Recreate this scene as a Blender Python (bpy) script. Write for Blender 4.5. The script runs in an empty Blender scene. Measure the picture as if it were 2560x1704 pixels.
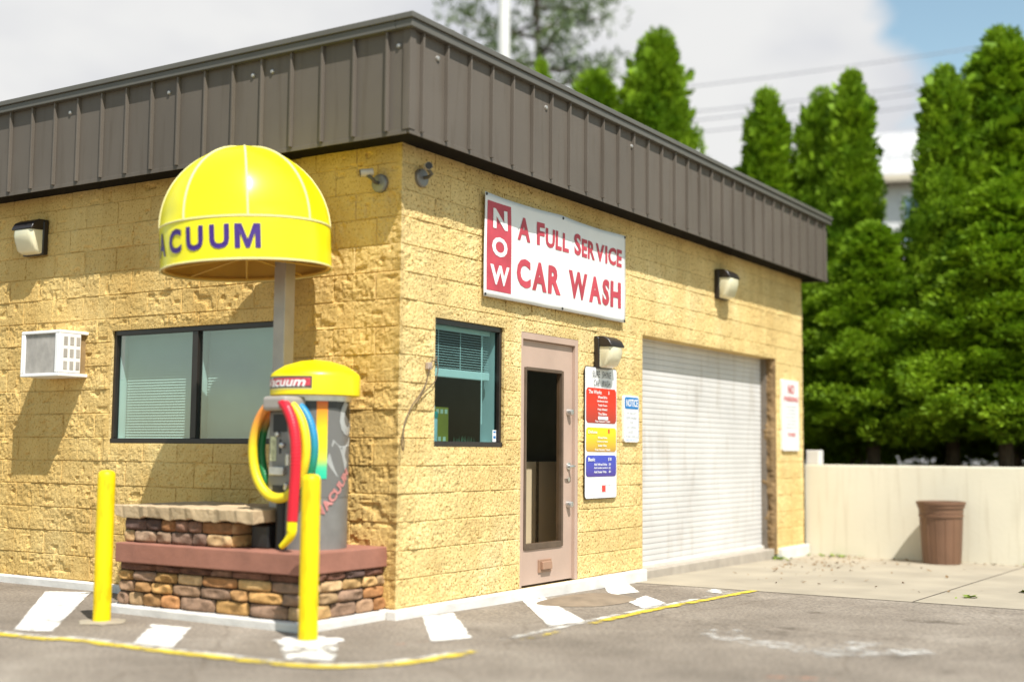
import bpy, math, random
import numpy as np
from mathutils import Matrix, Vector, Euler
random.seed(7); rng = np.random.default_rng(7)
PI = math.pi
scene = bpy.context.scene
COL = scene.collection

# ------------------------------------------------------------------ helpers
def tag(o, label=None, cat=None, group=None, kind=None):
    if label: o['label'] = label
    if cat: o['category'] = cat
    if group: o['group'] = group
    if kind: o['kind'] = kind
    return o

def empty(name, loc=(0, 0, 0), parent=None):
    o = bpy.data.objects.new(name, None); COL.objects.link(o); o.location = loc
    o.empty_display_size = 0.1
    if parent: o.parent = parent
    return o

class MB:
    """collects vertices and faces for one mesh object"""
    def __init__(s): s.v = []; s.f = []; s.m = []; s.c = []; s.cur = (1, 1, 1, 1); s.mi = 0
    def add(s, vs, fs, mi=None, col=None):
        b = len(s.v); s.v += [tuple(map(float, p)) for p in vs]
        c = col if col is not None else s.cur
        s.c += [c] * len(vs) if not isinstance(c, list) else c
        s.f += [tuple(i + b for i in f) for f in fs]; s.m += [s.mi if mi is None else mi] * len(fs)
        return s
    def box(s, x0, x1, y0, y1, z0, z1, **k):
        vs = [(x, y, z) for z in (z0, z1) for y in (y0, y1) for x in (x0, x1)]
        fs = [(0, 2, 3, 1), (4, 5, 7, 6), (0, 1, 5, 4), (2, 6, 7, 3), (0, 4, 6, 2), (1, 3, 7, 5)]
        return s.add(vs, fs, **k)
    def prism(s, poly, fn, a, b, **k):
        """polygon (u,v) extruded between parameter a and b through fn(u,v,t)"""
        n = len(poly); vs = [fn(u, v, a) for u, v in poly] + [fn(u, v, b) for u, v in poly]
        fs = [tuple(range(n - 1, -1, -1)), tuple(range(n, 2 * n))]
        fs += [(i, (i + 1) % n, n + (i + 1) % n, n + i) for i in range(n)]
        return s.add(vs, fs, **k)
    def lathe(s, prof, c=(0, 0, 0), n=32, rot=None, cap0=True, cap1=True, **k):
        vs = []; fs = []
        for r, z in prof:
            for i in range(n):
                a = 2 * PI * i / n; vs.append(Vector((r * math.cos(a), r * math.sin(a), z)))
        for j in range(len(prof) - 1):
            for i in range(n):
                i2 = (i + 1) % n; fs.append((j * n + i, j * n + i2, (j + 1) * n + i2, (j + 1) * n + i))
        if cap0: fs.append(tuple(range(n - 1, -1, -1)))
        if cap1: fs.append(tuple((len(prof) - 1) * n + i for i in range(n)))
        if rot is not None: vs = [rot @ p for p in vs]
        vs = [p + Vector(c) for p in vs]
        return s.add(vs, fs, **k)
    def cyl(s, p0, p1, r0, r1=None, n=16, **k):
        p0 = Vector(p0); p1 = Vector(p1); d = p1 - p0
        q = d.to_track_quat('Z', 'Y').to_matrix()
        return s.lathe([(r0, 0), (r0 if r1 is None else r1, d.length)], p0, n, q, **k)
    def tube(s, pts, r, n=10, cols=None, caps=True):
        pts = [Vector(p) for p in pts]; vs = []; fs = []; cc = []
        up = Vector((0, 0, 1)); prev = None
        for i, p in enumerate(pts):
            t = (pts[min(i + 1, len(pts) - 1)] - pts[max(i - 1, 0)]).normalized()
            if prev is None:
                a = t.orthogonal().normalized()
            else:
                a = (prev - t * prev.dot(t)).normalized()
            prev = a; b = t.cross(a)
            rr = r[i] if isinstance(r, (list, tuple)) else r
            for j in range(n):
                th = 2 * PI * j / n; vs.append(p + (a * math.cos(th) + b * math.sin(th)) * rr)
                cc.append(cols[i] if cols else s.cur)
        for i in range(len(pts) - 1):
            for j in range(n):
                j2 = (j + 1) % n; fs.append((i * n + j, i * n + j2, (i + 1) * n + j2, (i + 1) * n + j))
        if caps:
            fs.append(tuple(range(n - 1, -1, -1))); fs.append(tuple((len(pts) - 1) * n + j for j in range(n)))
        return s.add(vs, fs, col=cc)
    def build(s, name, mats, parent=None, smooth=False, bevel=0, sharp=35, seg=2):
        me = bpy.data.meshes.new(name); me.from_pydata(s.v, [], s.f)
        if not isinstance(mats, (list, tuple)): mats = [mats]
        for m in mats: me.materials.append(m)
        me.polygons.foreach_set('material_index', s.m)
        ca = me.color_attributes.new('Col', 'FLOAT_COLOR', 'POINT')
        ca.data.foreach_set('color', np.array(s.c, dtype=np.float32).ravel())
        me.update()
        o = bpy.data.objects.new(name, me); COL.objects.link(o)
        if smooth:
            me.shade_smooth()
            try: me.set_sharp_from_angle(angle=math.radians(sharp))
            except Exception: pass
        if bevel:
            b = o.modifiers.new('bevel', 'BEVEL'); b.width = bevel; b.segments = seg; b.limit_method = 'ANGLE'
        if parent is not None:
            o.parent = parent
            w = Vector((0, 0, 0)); q = parent
            while q is not None: w += Vector(q.location); q = q.parent
            o.location = -w            # meshes are written in world coordinates
        return o

def mesh_np(name, V, F, mats, parent=None, cols=None, smooth=False):
    me = bpy.data.meshes.new(name); n = len(V); m = len(F); k = F.shape[1]
    me.vertices.add(n); me.vertices.foreach_set('co', V.astype(np.float32).ravel())
    me.loops.add(m * k); me.loops.foreach_set('vertex_index', F.astype(np.int32).ravel())
    me.polygons.add(m); me.polygons.foreach_set('loop_start', np.arange(0, m * k, k, dtype=np.int32))
    try: me.polygons.foreach_set('loop_total', np.full(m, k, dtype=np.int32))
    except Exception: pass
    for q in (mats if isinstance(mats, (list, tuple)) else [mats]): me.materials.append(q)
    if cols is not None:
        ca = me.color_attributes.new('Col', 'FLOAT_COLOR', 'POINT'); ca.data.foreach_set('color', cols.astype(np.float32).ravel())
    me.update(calc_edges=True); me.validate()
    me.polygons.foreach_set('use_smooth', np.full(len(me.polygons), smooth))
    o = bpy.data.objects.new(name, me); COL.objects.link(o)
    if parent is not None:
        o.parent = parent; w = Vector((0, 0, 0)); q = parent
        while q is not None: w += Vector(q.location); q = q.parent
        o.location = -w
    return o

_txt = {}
def text_geo(t, bold=0.0, spacing=1.0, shear=0.0):
    key = (t, bold, spacing, shear)
    if key in _txt: return _txt[key]
    cu = bpy.data.curves.new('t', 'FONT'); cu.body = t; cu.size = 1; cu.offset = bold; cu.resolution_u = 3
    cu.space_character = spacing; cu.shear = shear
    ob = bpy.data.objects.new('t', cu); COL.objects.link(ob)
    dg = bpy.context.evaluated_depsgraph_get(); me = bpy.data.meshes.new_from_object(ob.evaluated_get(dg))
    v = np.array([p.co[:] for p in me.vertices]) if len(me.vertices) else np.zeros((0, 3)); f = [tuple(p.vertices) for p in me.polygons]
    bpy.data.objects.remove(ob); bpy.data.curves.remove(cu); bpy.data.meshes.remove(me)
    _txt[key] = (v, f); return v, f
def text_fit(mb, t, u0, u1, v0, v1, fn, bold=0.0, spacing=1.0, shear=0.0, **k):
    v, f = text_geo(t, bold, spacing, shear)
    if not len(v): return
    a = v.min(0); b = v.max(0)
    uu = u0 + (v[:, 0] - a[0]) / (b[0] - a[0]) * (u1 - u0); vv = v0 + (v[:, 1] - a[1]) / (b[1] - a[1]) * (v1 - v0)
    mb.add([fn(x, y) for x, y in zip(uu, vv)], f, **k)

# value noise (numpy)
def _h(ix, iy, s):
    n = (ix.astype(np.int64) * 374761393 + iy.astype(np.int64) * 668265263 + s * 1442695041) & 0xffffffff
    n = ((n ^ (n >> 13)) * 1274126177) & 0xffffffff; n = n ^ (n >> 16)
    return (n & 0xffff) / 65535.0
def vn(x, y, s=0):
    ix = np.floor(x); iy = np.floor(y); fx = x - ix; fy = y - iy
    fx = fx * fx * (3 - 2 * fx); fy = fy * fy * (3 - 2 * fy)
    a = _h(ix, iy, s); b = _h(ix + 1, iy, s); c = _h(ix, iy + 1, s); d = _h(ix + 1, iy + 1, s)
    return (a + (b - a) * fx) * (1 - fy) + (c + (d - c) * fx) * fy

# ------------------------------------------------------------------ materials
def mat(name): 
    m = bpy.data.materials.new(name); m.use_nodes = True; nt = m.node_tree
    return m, nt, nt.nodes['Principled BSDF']
def N(nt, t, **kw):
    n = nt.nodes.new(t)
    for a, b in kw.items():
        if a.startswith('i_'):
            n.inputs[int(a[2:]) if a[2:].isdigit() else a[2:]].default_value = b
        else: setattr(n, a, b)
    return n
def ramp(nt, fac, stops):
    r = nt.nodes.new('ShaderNodeValToRGB'); e = r.color_ramp.elements
    while len(e) < len(stops): e.new(0.5)
    for q, (p, c) in zip(e, stops): q.position = p; q.color = (*c, 1) if len(c) == 3 else c
    nt.links.new(fac, r.inputs['Fac']); return r
def simple(name, col, rough=0.6, var=0.12, scale=6, metal=0.0, bump=0.0, bscale=60, spec=0.5, coat=0.0, detail=6):
    """plain procedural material with mottled colour and fine bump"""
    m, nt, p = mat(name); L = nt.links.new
    tc = N(nt, 'ShaderNodeTexCoord'); nz = N(nt, 'ShaderNodeTexNoise'); nz.inputs['Scale'].default_value = scale; nz.inputs['Detail'].default_value = detail
    L(tc.outputs['Object'], nz.inputs['Vector'])
    c0 = tuple(max(0, x * (1 - var)) for x in col); c1 = tuple(min(1, x * (1 + var)) for x in col)
    r = ramp(nt, nz.outputs['Fac'], [(0.3, c0), (0.7, c1)]); L(r.outputs['Color'], p.inputs['Base Color'])
    p.inputs['Roughness'].default_value = rough; p.inputs['Metallic'].default_value = metal
    p.inputs['Specular IOR Level'].default_value = spec; p.inputs['Coat Weight'].default_value = coat
    if bump:
        n2 = N(nt, 'ShaderNodeTexNoise'); n2.inputs['Scale'].default_value = bscale; n2.inputs['Detail'].default_value = 5
        L(tc.outputs['Object'], n2.inputs['Vector'])
        b = N(nt, 'ShaderNodeBump'); b.inputs['Strength'].default_value = bump; b.inputs['Distance'].default_value = 0.01
        L(n2.outputs['Fac'], b.inputs['Height']); L(b.outputs['Normal'], p.inputs['Normal'])
    return m
def attr_mat(name, rough=0.5, var=0.25, scale=14, bump=0.3, bscale=50, spec=0.4):
    """base colour carried by the colour attribute (pigment), mottled"""
    m, nt, p = mat(name); L = nt.links.new
    at = N(nt, 'ShaderNodeAttribute', attribute_name='Col'); tc = N(nt, 'ShaderNodeTexCoord')
    nz = N(nt, 'ShaderNodeTexNoise'); nz.inputs['Scale'].default_value = scale; nz.inputs['Detail'].default_value = 6; L(tc.outputs['Object'], nz.inputs['Vector'])
    r = ramp(nt, nz.outputs['Fac'], [(0.25, (1 - var,) * 3), (0.75, (1 + var * .5,) * 3)])
    mx = N(nt, 'ShaderNodeMix', data_type='RGBA', blend_type='MULTIPLY'); mx.inputs[0].default_value = 1
    L(at.outputs['Color'], mx.inputs[6]); L(r.outputs['Color'], mx.inputs[7]); L(mx.outputs[2], p.inputs['Base Color'])
    p.inputs['Roughness'].default_value = rough; p.inputs['Specular IOR Level'].default_value = spec
    if bump:
        n2 = N(nt, 'ShaderNodeTexNoise'); n2.inputs['Scale'].default_value = bscale; n2.inputs['Detail'].default_value = 6; L(tc.outputs['Object'], n2.inputs['Vector'])
        b = N(nt, 'ShaderNodeBump'); b.inputs['Strength'].default_value = bump; b.inputs['Distance'].default_value = 0.01
        L(n2.outputs['Fac'], b.inputs['Height']); L(b.outputs['Normal'], p.inputs['Normal'])
    return m

def block_material(name='split_face_block', lo=0.355, hi=0.40, dark=(0.46, 0.37, 0.23), bump=0.8):
    m, nt, p = mat(name); L = nt.links.new
    tc = N(nt, 'ShaderNodeTexCoord'); at = N(nt, 'ShaderNodeAttribute', attribute_name='Col')
    big = N(nt, 'ShaderNodeTexNoise'); big.inputs['Scale'].default_value = 1.3; big.inputs['Detail'].default_value = 5; L(tc.outputs['Object'], big.inputs['Vector'])
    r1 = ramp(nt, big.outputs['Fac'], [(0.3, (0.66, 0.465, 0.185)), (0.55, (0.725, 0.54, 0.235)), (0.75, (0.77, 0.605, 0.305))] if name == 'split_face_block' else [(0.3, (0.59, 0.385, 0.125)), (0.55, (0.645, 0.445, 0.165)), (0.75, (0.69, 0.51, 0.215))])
    sp = N(nt, 'ShaderNodeTexNoise'); sp.inputs['Scale'].default_value = 52; sp.inputs['Detail'].default_value = 2; sp.inputs['Roughness'].default_value = 0.5; L(tc.outputs['Object'], sp.inputs['Vector'])
    r2 = ramp(nt, sp.outputs['Fac'], [(lo, dark), (hi, (1, 1, 1)), (0.62, (1.0, 1.0, 1.0)), (0.74, (1.12, 1.17, 1.35))])  # dark specks paint in the tiny shadows of the rough face
    mx = N(nt, 'ShaderNodeMix', data_type='RGBA', blend_type='MULTIPLY'); mx.inputs[0].default_value = 1
    L(r1.outputs['Color'], mx.inputs[6]); L(r2.outputs['Color'], mx.inputs[7])
    m2 = N(nt, 'ShaderNodeMix', data_type='RGBA', blend_type='MULTIPLY'); m2.inputs[0].default_value = 1
    L(mx.outputs[2], m2.inputs[6]); L(at.outputs['Color'], m2.inputs[7])
    # water stains running down from the eave
    mp = N(nt, 'ShaderNodeMapping'); mp.inputs['Scale'].default_value = (3.2, 3.2, 0.35); L(tc.outputs['Object'], mp.inputs['Vector'])
    st = N(nt, 'ShaderNodeTexNoise'); st.inputs['Scale'].default_value = 1.6; st.inputs['Detail'].default_value = 5; L(mp.outputs['Vector'], st.inputs['Vector'])
    r3 = ramp(nt, st.outputs['Fac'], [(0.40, (0.80, 0.74, 0.68)), (0.56, (1, 1, 1))])
    m3 = N(nt, 'ShaderNodeMix', data_type='RGBA', blend_type='MULTIPLY'); m3.inputs[0].default_value = 0.4
    L(m2.outputs[2], m3.inputs[6]); L(r3.outputs['Color'], m3.inputs[7]); L(m3.outputs[2], p.inputs['Base Color'])
    p.inputs['Roughness'].default_value = 0.9; p.inputs['Specular IOR Level'].default_value = 0.2
    b = N(nt, 'ShaderNodeBump'); b.inputs['Strength'].default_value = bump; b.inputs['Distance'].default_value = 0.014
    n2 = N(nt, 'ShaderNodeTexNoise'); n2.inputs['Scale'].default_value = 62; n2.inputs['Detail'].default_value = 2.5; L(tc.outputs['Object'], n2.inputs['Vector'])
    pr = ramp(nt, n2.outputs['Fac'], [(0.33, (0, 0, 0)), (0.41, (.85, .85, .85)), (0.75, (1, 1, 1))])
    L(pr.outputs['Color'], b.inputs['Height']); L(b.outputs['Normal'], p.inputs['Normal'])
    return m

def asphalt_material():
    m, nt, p = mat('worn_asphalt'); L = nt.links.new
    tc = N(nt, 'ShaderNodeTexCoord')
    a = N(nt, 'ShaderNodeTexNoise'); a.inputs['Scale'].default_value = 0.75; a.inputs['Detail'].default_value = 9; a.inputs['Roughness'].default_value = 0.66; L(tc.outputs['Object'], a.inputs['Vector'])
    r1 = ramp(nt, a.outputs['Fac'], [(0.32, (0.155, 0.128, 0.099)), (0.48, (0.215, 0.178, 0.139)), (0.58, (0.250, 0.210, 0.165)), (0.68, (0.315, 0.268, 0.214))])
    g = N(nt, 'ShaderNodeTexNoise'); g.inputs['Scale'].default_value = 42; g.inputs['Detail'].default_value = 6; L(tc.outputs['Object'], g.inputs['Vector'])
    r2 = ramp(nt, g.outputs['Fac'], [(0.3, (0.5, 0.5, 0.5)), (0.52, (1, 1, 1)), (0.75, (1.45, 1.45, 1.42))])
    mx = N(nt, 'ShaderNodeMix', data_type='RGBA', blend_type='MULTIPLY'); mx.inputs[0].default_value = 0.8
    L(r1.outputs['Color'], mx.inputs[6]); L(r2.outputs['Color'], mx.inputs[7])
    # oil spots
    s = N(nt, 'ShaderNodeTexNoise'); s.inputs['Scale'].default_value = 1.9; s.inputs['Detail'].default_value = 3; L(tc.outputs['Object'], s.inputs['Vector'])
    r3 = ramp(nt, s.outputs['Fac'], [(0.27, (0.42, 0.40, 0.38)), (0.36, (1, 1, 1))])
    m2 = N(nt, 'ShaderNodeMix', data_type='RGBA', blend_type='MULTIPLY'); m2.inputs[0].default_value = 0.85
    L(mx.outputs[2], m2.inputs[6]); L(r3.outputs['Color'], m2.inputs[7])
    # cracks
    dn = N(nt, 'ShaderNodeTexNoise'); dn.inputs['Scale'].default_value = 2.0; dn.inputs['Detail'].default_value = 5; L(tc.outputs['Object'], dn.inputs['Vector'])
    ad = N(nt, 'ShaderNodeMix', data_type='RGBA', blend_type='ADD'); ad.inputs[0].default_value = 0.35
    L(tc.outputs['Object'], ad.inputs[6]); L(dn.outputs['Color'], ad.inputs[7])
    vo = N(nt, 'ShaderNodeTexVoronoi', feature='DISTANCE_TO_EDGE'); vo.inputs['Scale'].default_value = 0.42; L(ad.outputs[2], vo.inputs['Vector'])
    r4 = ramp(nt, vo.outputs['Distance'], [(0.0, (0.62, 0.58, 0.54)), (0.008, (1, 1, 1))])
    m3 = N(nt, 'ShaderNodeMix', data_type='RGBA', blend_type='MULTIPLY'); m3.inputs[0].default_value = 0.5
    L(m2.outputs[2], m3.inputs[6]); L(r4.outputs['Color'], m3.inputs[7]); L(m3.outputs[2], p.inputs['Base Color'])
    p.inputs['Roughness'].default_value = 0.9; p.inputs['Specular IOR Level'].default_value = 0.25
    b = N(nt, 'ShaderNodeBump'); b.inputs['Strength'].default_value = 0.5; b.inputs['Distance'].default_value = 0.006
    L(g.outputs['Fac'], b.inputs['Height']); L(b.outputs['Normal'], p.inputs['Normal'])
    return m

def paint_material(name, col, lo=0.36, hi=0.5):
    """road paint worn through to whatever it lies on"""
    m, nt, p = mat(name); L = nt.links.new
    tc = N(nt, 'ShaderNodeTexCoord'); a = N(nt, 'ShaderNodeTexNoise'); a.inputs['Scale'].default_value = 9; a.inputs['Detail'].default_value = 9; a.inputs['Roughness'].default_value = 0.68
    L(tc.outputs['Object'], a.inputs['Vector'])
    at = N(nt, 'ShaderNodeAttribute', attribute_name='Col'); sx = N(nt, 'ShaderNodeSeparateColor'); L(at.outputs['Color'], sx.inputs[0])
    ma = N(nt, 'ShaderNodeMath', operation='MULTIPLY_ADD'); ma.inputs[1].default_value = 0.15; ma.inputs[2].default_value = -0.12; L(sx.outputs[0], ma.inputs[0])
    mb_ = N(nt, 'ShaderNodeMath', operation='ADD'); L(ma.outputs[0], mb_.inputs[0]); L(a.outputs['Fac'], mb_.inputs[1])
    r = ramp(nt, mb_.outputs[0], [(lo, (0, 0, 0)), (hi, (1, 1, 1))])
    b = N(nt, 'ShaderNodeTexNoise'); b.inputs['Scale'].default_value = 2.2; b.inputs['Detail'].default_value = 5; L(tc.outputs['Object'], b.inputs['Vector'])
    rc = ramp(nt, b.outputs['Fac'], [(0.3, tuple(c * .82 for c in col)), (0.65, col)])
    L(rc.outputs['Color'], p.inputs['Base Color']); p.inputs['Roughness'].default_value = 0.75
    tr = N(nt, 'ShaderNodeBsdfTransparent'); ms = N(nt, 'ShaderNodeMixShader')
    L(r.outputs['Color'], ms.inputs[0]); L(tr.outputs[0], ms.inputs[1]); L(p.outputs[0], ms.inputs[2])
    L(ms.outputs[0], nt.nodes['Material Output'].inputs['Surface'])
    return m

def glass_material(name, tint, refl=0.10):
    m, nt, p = mat(name); L = nt.links.new
    nt.nodes.remove(p)
    tr = N(nt, 'ShaderNodeBsdfTransparent'); tr.inputs[0].default_value = (*tint, 1)
    gl = N(nt, 'ShaderNodeBsdfGlossy'); gl.inputs['Roughness'].default_value = 0.02
    fr = N(nt, 'ShaderNodeFresnel'); fr.inputs['IOR'].default_value = 1.5
    mt = N(nt, 'ShaderNodeMath', operation='MULTIPLY_ADD'); mt.inputs[1].default_value = refl * 4; mt.inputs[2].default_value = 0.0; L(fr.outputs[0], mt.inputs[0])
    ms = N(nt, 'ShaderNodeMixShader'); L(mt.outputs[0], ms.inputs[0]); L(tr.outputs[0], ms.inputs[1]); L(gl.outputs[0], ms.inputs[2])
    L(ms.outputs[0], nt.nodes['Material Output'].inputs['Surface'])
    return m

def leaf_material(name, dark, light, trans):
    m, nt, p = mat(name); L = nt.links.new
    g = N(nt, 'ShaderNodeTexCoord'); nz = N(nt, 'ShaderNodeTexNoise'); nz.inputs['Scale'].default_value = 1.7; nz.inputs['Detail'].default_value = 5; L(g.outputs['Object'], nz.inputs['Vector'])
    r = ramp(nt, nz.outputs['Fac'], [(0.3, dark), (0.7, light)])
    L(r.outputs['Color'], p.inputs['Base Color']); p.inputs['Roughness'].default_value = 0.6; p.inputs['Specular IOR Level'].default_value = 0.2
    tl = N(nt, 'ShaderNodeBsdfTranslucent'); L(r.outputs['Color'], tl.inputs[0])
    ms = N(nt, 'ShaderNodeMixShader'); ms.inputs[0].default_value = trans
    L(p.outputs[0], ms.inputs[1]); L(tl.outputs[0], ms.inputs[2]); L(ms.outputs[0], nt.nodes['Material Output'].inputs['Surface'])
    return m

def stained(name, col, rough, var, scale, bump=0.0, bscale=25, fac=0.28, sc=(1, 5.5, 0.45), spec=0.5, lo=(0.66, 0.60, 0.52)):
    m = simple(name, col, rough, var, scale, bump=bump, bscale=bscale, spec=spec); nt = m.node_tree; L = nt.links.new; p = nt.nodes['Principled BSDF']
    src = p.inputs['Base Color'].links[0].from_socket; tc = N(nt, 'ShaderNodeTexCoord')
    mp = N(nt, 'ShaderNodeMapping'); mp.inputs['Scale'].default_value = sc; L(tc.outputs['Object'], mp.inputs['Vector'])
    st = N(nt, 'ShaderNodeTexNoise'); st.inputs['Scale'].default_value = 2.2; st.inputs['Detail'].default_value = 7; L(mp.outputs['Vector'], st.inputs['Vector'])
    r = ramp(nt, st.outputs['Fac'], [(0.30, lo), (0.47, (1, 1, 1))])
    mx = N(nt, 'ShaderNodeMix', data_type='RGBA', blend_type='MULTIPLY'); mx.inputs[0].default_value = fac
    L(src, mx.inputs[6]); L(r.outputs['Color'], mx.inputs[7]); L(mx.outputs[2], p.inputs['Base Color']); return m

M = {}
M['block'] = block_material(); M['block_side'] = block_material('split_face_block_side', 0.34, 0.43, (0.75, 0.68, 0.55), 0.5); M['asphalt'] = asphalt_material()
M['concrete'] = simple('apron_concrete', (0.335, 0.285, 0.208), 0.9, 0.14, 1.6, bump=0.25, bscale=40)
M['kerb_white'] = simple('white_painted_concrete', (0.62, 0.59, 0.545), 0.8, 0.14, 4, bump=0.3, bscale=35)
M['threshold'] = simple('grey_threshold', (0.36, 0.31, 0.25), 0.9, 0.15, 5, bump=0.3)
M['retain'] = stained('cream_painted_wall', (0.69, 0.635, 0.50), 0.85, 0.05, 0.9, bump=0.15, bscale=25)
M['fascia'] = stained('brown_grey_metal', (0.120, 0.100, 0.080), 0.55, 0.08, 1.3, fac=.4, sc=(5, 5, .5), spec=0.2)
M['coping'] = simple('coping_metal', (0.115, 0.107, 0.090), 0.5, 0.05, 3, spec=0.25)
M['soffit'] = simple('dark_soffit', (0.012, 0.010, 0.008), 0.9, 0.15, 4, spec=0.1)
M['roof'] = simple('roof_membrane', (0.10, 0.10, 0.10), 0.9, 0.2, 3)
M['bronze'] = simple('dark_bronze_metal', (0.022, 0.016, 0.013), 0.35, 0.2, 8, spec=0.5)
M['black'] = simple('black_plastic', (0.015, 0.014, 0.014), 0.4, 0.2, 8)
M['glass'] = glass_material('tinted_glass', (0.58, 0.79, 0.78), 0.10)
M['glass_left'] = glass_material('tinted_glass_dusty', (0.58, 0.70, 0.66), 0.05)
M['glass_door'] = glass_material('door_glass', (0.90, 0.85, 0.76), 0.02)
M['jamb_white'] = simple('white_inner_jamb', (0.62, 0.69, 0.69), 0.7, 0.05)
M['door'] = simple('tan_door_paint', (0.46, 0.325, 0.25), 0.55, 0.07, 3, bump=0.06, bscale=30)
M['steel'] = simple('brushed_steel', (0.62, 0.60, 0.57), 0.32, 0.1, 20, metal=0.85)
M['steel_dull'] = simple('dull_grey_steel', (0.22, 0.208, 0.192), 0.45, 0.12, 9, metal=0.3)
M['screw'] = simple('bright_screw_cap', (0.36, 0.34, 0.31), 0.4, 0.1, metal=0.5)
M['slat'] = stained('white_shutter_slat', (0.61, 0.585, 0.555), 0.5, 0.10, 1.4, fac=.45, sc=(3, 3, .6), spec=0.3, lo=(.72, .66, .58))
M['banner'] = simple('white_vinyl', (0.80, 0.785, 0.75), 0.5, 0.05, 3, bump=0.08, bscale=4)
M['red_print'] = simple('faded_red_print', (0.47, 0.055, 0.075), 0.55, 0.18, 5)
M['white_print'] = simple('white_print', (0.80, 0.79, 0.76), 0.55, 0.05)
M['sign_white'] = simple('sign_white', (0.80, 0.79, 0.77), 0.35, 0.04)
M['ink'] = simple('black_print', (0.02, 0.02, 0.02), 0.5, 0.1)
M['grey_print'] = simple('grey_print', (0.42, 0.43, 0.46), 0.5, 0.1)
M['blue_print'] = simple('notice_blue', (0.01, 0.17, 0.45), 0.4, 0.08)
M['red_sign'] = simple('sign_red', (0.70, 0.04, 0.03), 0.35, 0.1)
M['attr_print'] = attr_mat('printed_panel', 0.35, 0.05, 3, 0)
M['yellow'] = stained('yellow_bollard_sleeve', (0.82, 0.58, 0.003), 0.45, 0.10, 5, fac=.55, sc=(9, 9, 2.6), spec=0.3, lo=(.55, .48, .5))
M['dome'] = simple('yellow_awning_vinyl', (0.87, 0.77, 0.004), 0.3, 0.05, 4, spec=0.5)
M['dome_in'] = simple('awning_underside', (0.62, 0.38, 0.07), 0.6, 0.1, 4)  # tan puts the brown shade under the dome into the colour
M['piping'] = simple('pale_piping', (0.78, 0.70, 0.35), 0.5, 0.08)
M['purple'] = simple('violet_letters', (0.045, 0.012, 0.17), 0.45, 0.08)
M['cap'] = simple('yellow_cap_plastic', (0.86, 0.70, 0.002), 0.35, 0.05, 4)
M['hose'] = attr_mat('hose_rubber', 0.4, 0.08, 20, 0)
M['post'] = simple('galvanised_post', (0.40, 0.37, 0.345), 0.45, 0.1, 6, metal=0.25)
M['stone'] = attr_mat('wall_stone', 0.9, 0.4, 18, 0.7, 45, 0.2)
M['slab'] = simple('red_brown_slab', (0.305, 0.128, 0.085), 0.75, 0.2, 4, bump=0.25, bscale=40)
M['capstone'] = simple('tan_capstone', (0.50, 0.37, 0.22), 0.9, 0.22, 5, bump=0.6, bscale=35)
M['soil'] = simple('planter_soil', (0.05, 0.035, 0.025), 1, 0.4, 20, bump=0.8, bscale=40)
M['mulch'] = simple('dark_mulch', (0.05, 0.033, 0.022), 1, 0.4, 8, bump=0.8, bscale=30)
M['bin'] = simple('brown_bin_plastic', (0.155, 0.078, 0.043), 0.5, 0.12, 4)
M['ac_white'] = simple('ac_white_metal', (0.80, 0.78, 0.76), 0.4, 0.04)
M['ac_grille'] = simple('ac_grey_coil', (0.40, 0.375, 0.34), 0.6, 0.15, 12, metal=0.1)
M['lens'] = simple('milky_lens', (0.72, 0.66, 0.45), 0.18, 0.05, 5, spec=0.7)
M['blind'] = simple('blind_slat', (0.80, 0.82, 0.80), 0.5, 0.03)
M['inside'] = simple('interior_dark_paint', (0.20, 0.21, 0.19), 0.9, 0.2, 2)
M['inside_floor'] = simple('interior_floor', (0.36, 0.26, 0.17), 0.8, 0.2, 3)
M['partition'] = simple('pale_partition', (0.84, 0.76, 0.60), 0.7, 0.06, 3)
M['teal'] = simple('teal_plastic', (0.02, 0.30, 0.28), 0.3, 0.1)
M['bottle'] = simple('clear_bottle', (0.45, 0.60, 0.62), 0.15, 0.15, 12, spec=0.8)
M['olive'] = simple('yellow_box', (0.24, 0.19, 0.012), 0.6, 0.15)
M['plant'] = simple('indoor_plant', (0.05, 0.10, 0.05), 0.6, 0.3)
M['pole'] = simple('pale_pole', (0.66, 0.64, 0.60), 0.6, 0.08, 3)
M['wire'] = simple('grey_wire', (0.22, 0.22, 0.25), 0.6, 0.1)
M['bark'] = simple('tree_bark', (0.10, 0.07, 0.045), 0.95, 0.3, 10, bump=0.6)
M['leaf'] = leaf_material('arborvitae_leaf', (0.112, 0.215, 0.009), (0.26, 0.39, 0.016), 0.2)
M['leaf_far'] = leaf_material('far_tree_leaf', (0.10, 0.14, 0.07), (0.19, 0.24, 0.10), 0.3)
M['house_wall'] = simple('pale_house_siding', (0.66, 0.65, 0.63), 0.7, 0.05)
M['house_roof'] = simple('pale_metal_roof', (0.44, 0.43, 0.42), 0.6, 0.06, 2)
M['house_trim'] = simple('beige_gutter', (0.55, 0.48, 0.36), 0.6, 0.06)
M['house_glass'] = simple('house_window_glass', (0.30, 0.42, 0.55), 0.1, 0.1)
M['paint_white'] = paint_material('worn_white_paint', (0.72, 0.69, 0.63), 0.31, 0.45)
M['paint_thin'] = paint_material('thin_white_paint', (0.72, 0.69, 0.62), 0.45, 0.58)
M['paint_faint'] = paint_material('faint_white_paint', (0.66, 0.63, 0.57), 0.47, 0.72)
M['paint_edge'] = paint_material('edge_white_paint', (0.62, 0.585, 0.52), 0.40, 0.60)
M['paint_yellow'] = paint_material('worn_yellow_paint', (0.68, 0.50, 0.04), 0.36, 0.54)
M['paint_orange'] = paint_material('orange_spray_paint', (0.85, 0.35, 0.2), 0.42, 0.66)
M['patch'] = simple('ramp_patch', (0.22, 0.165, 0.11), 0.95, 0.2, 6, bump=0.4)
M['litter'] = simple('dry_leaves', (0.20, 0.12, 0.05), 0.9, 0.4, 30)
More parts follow.
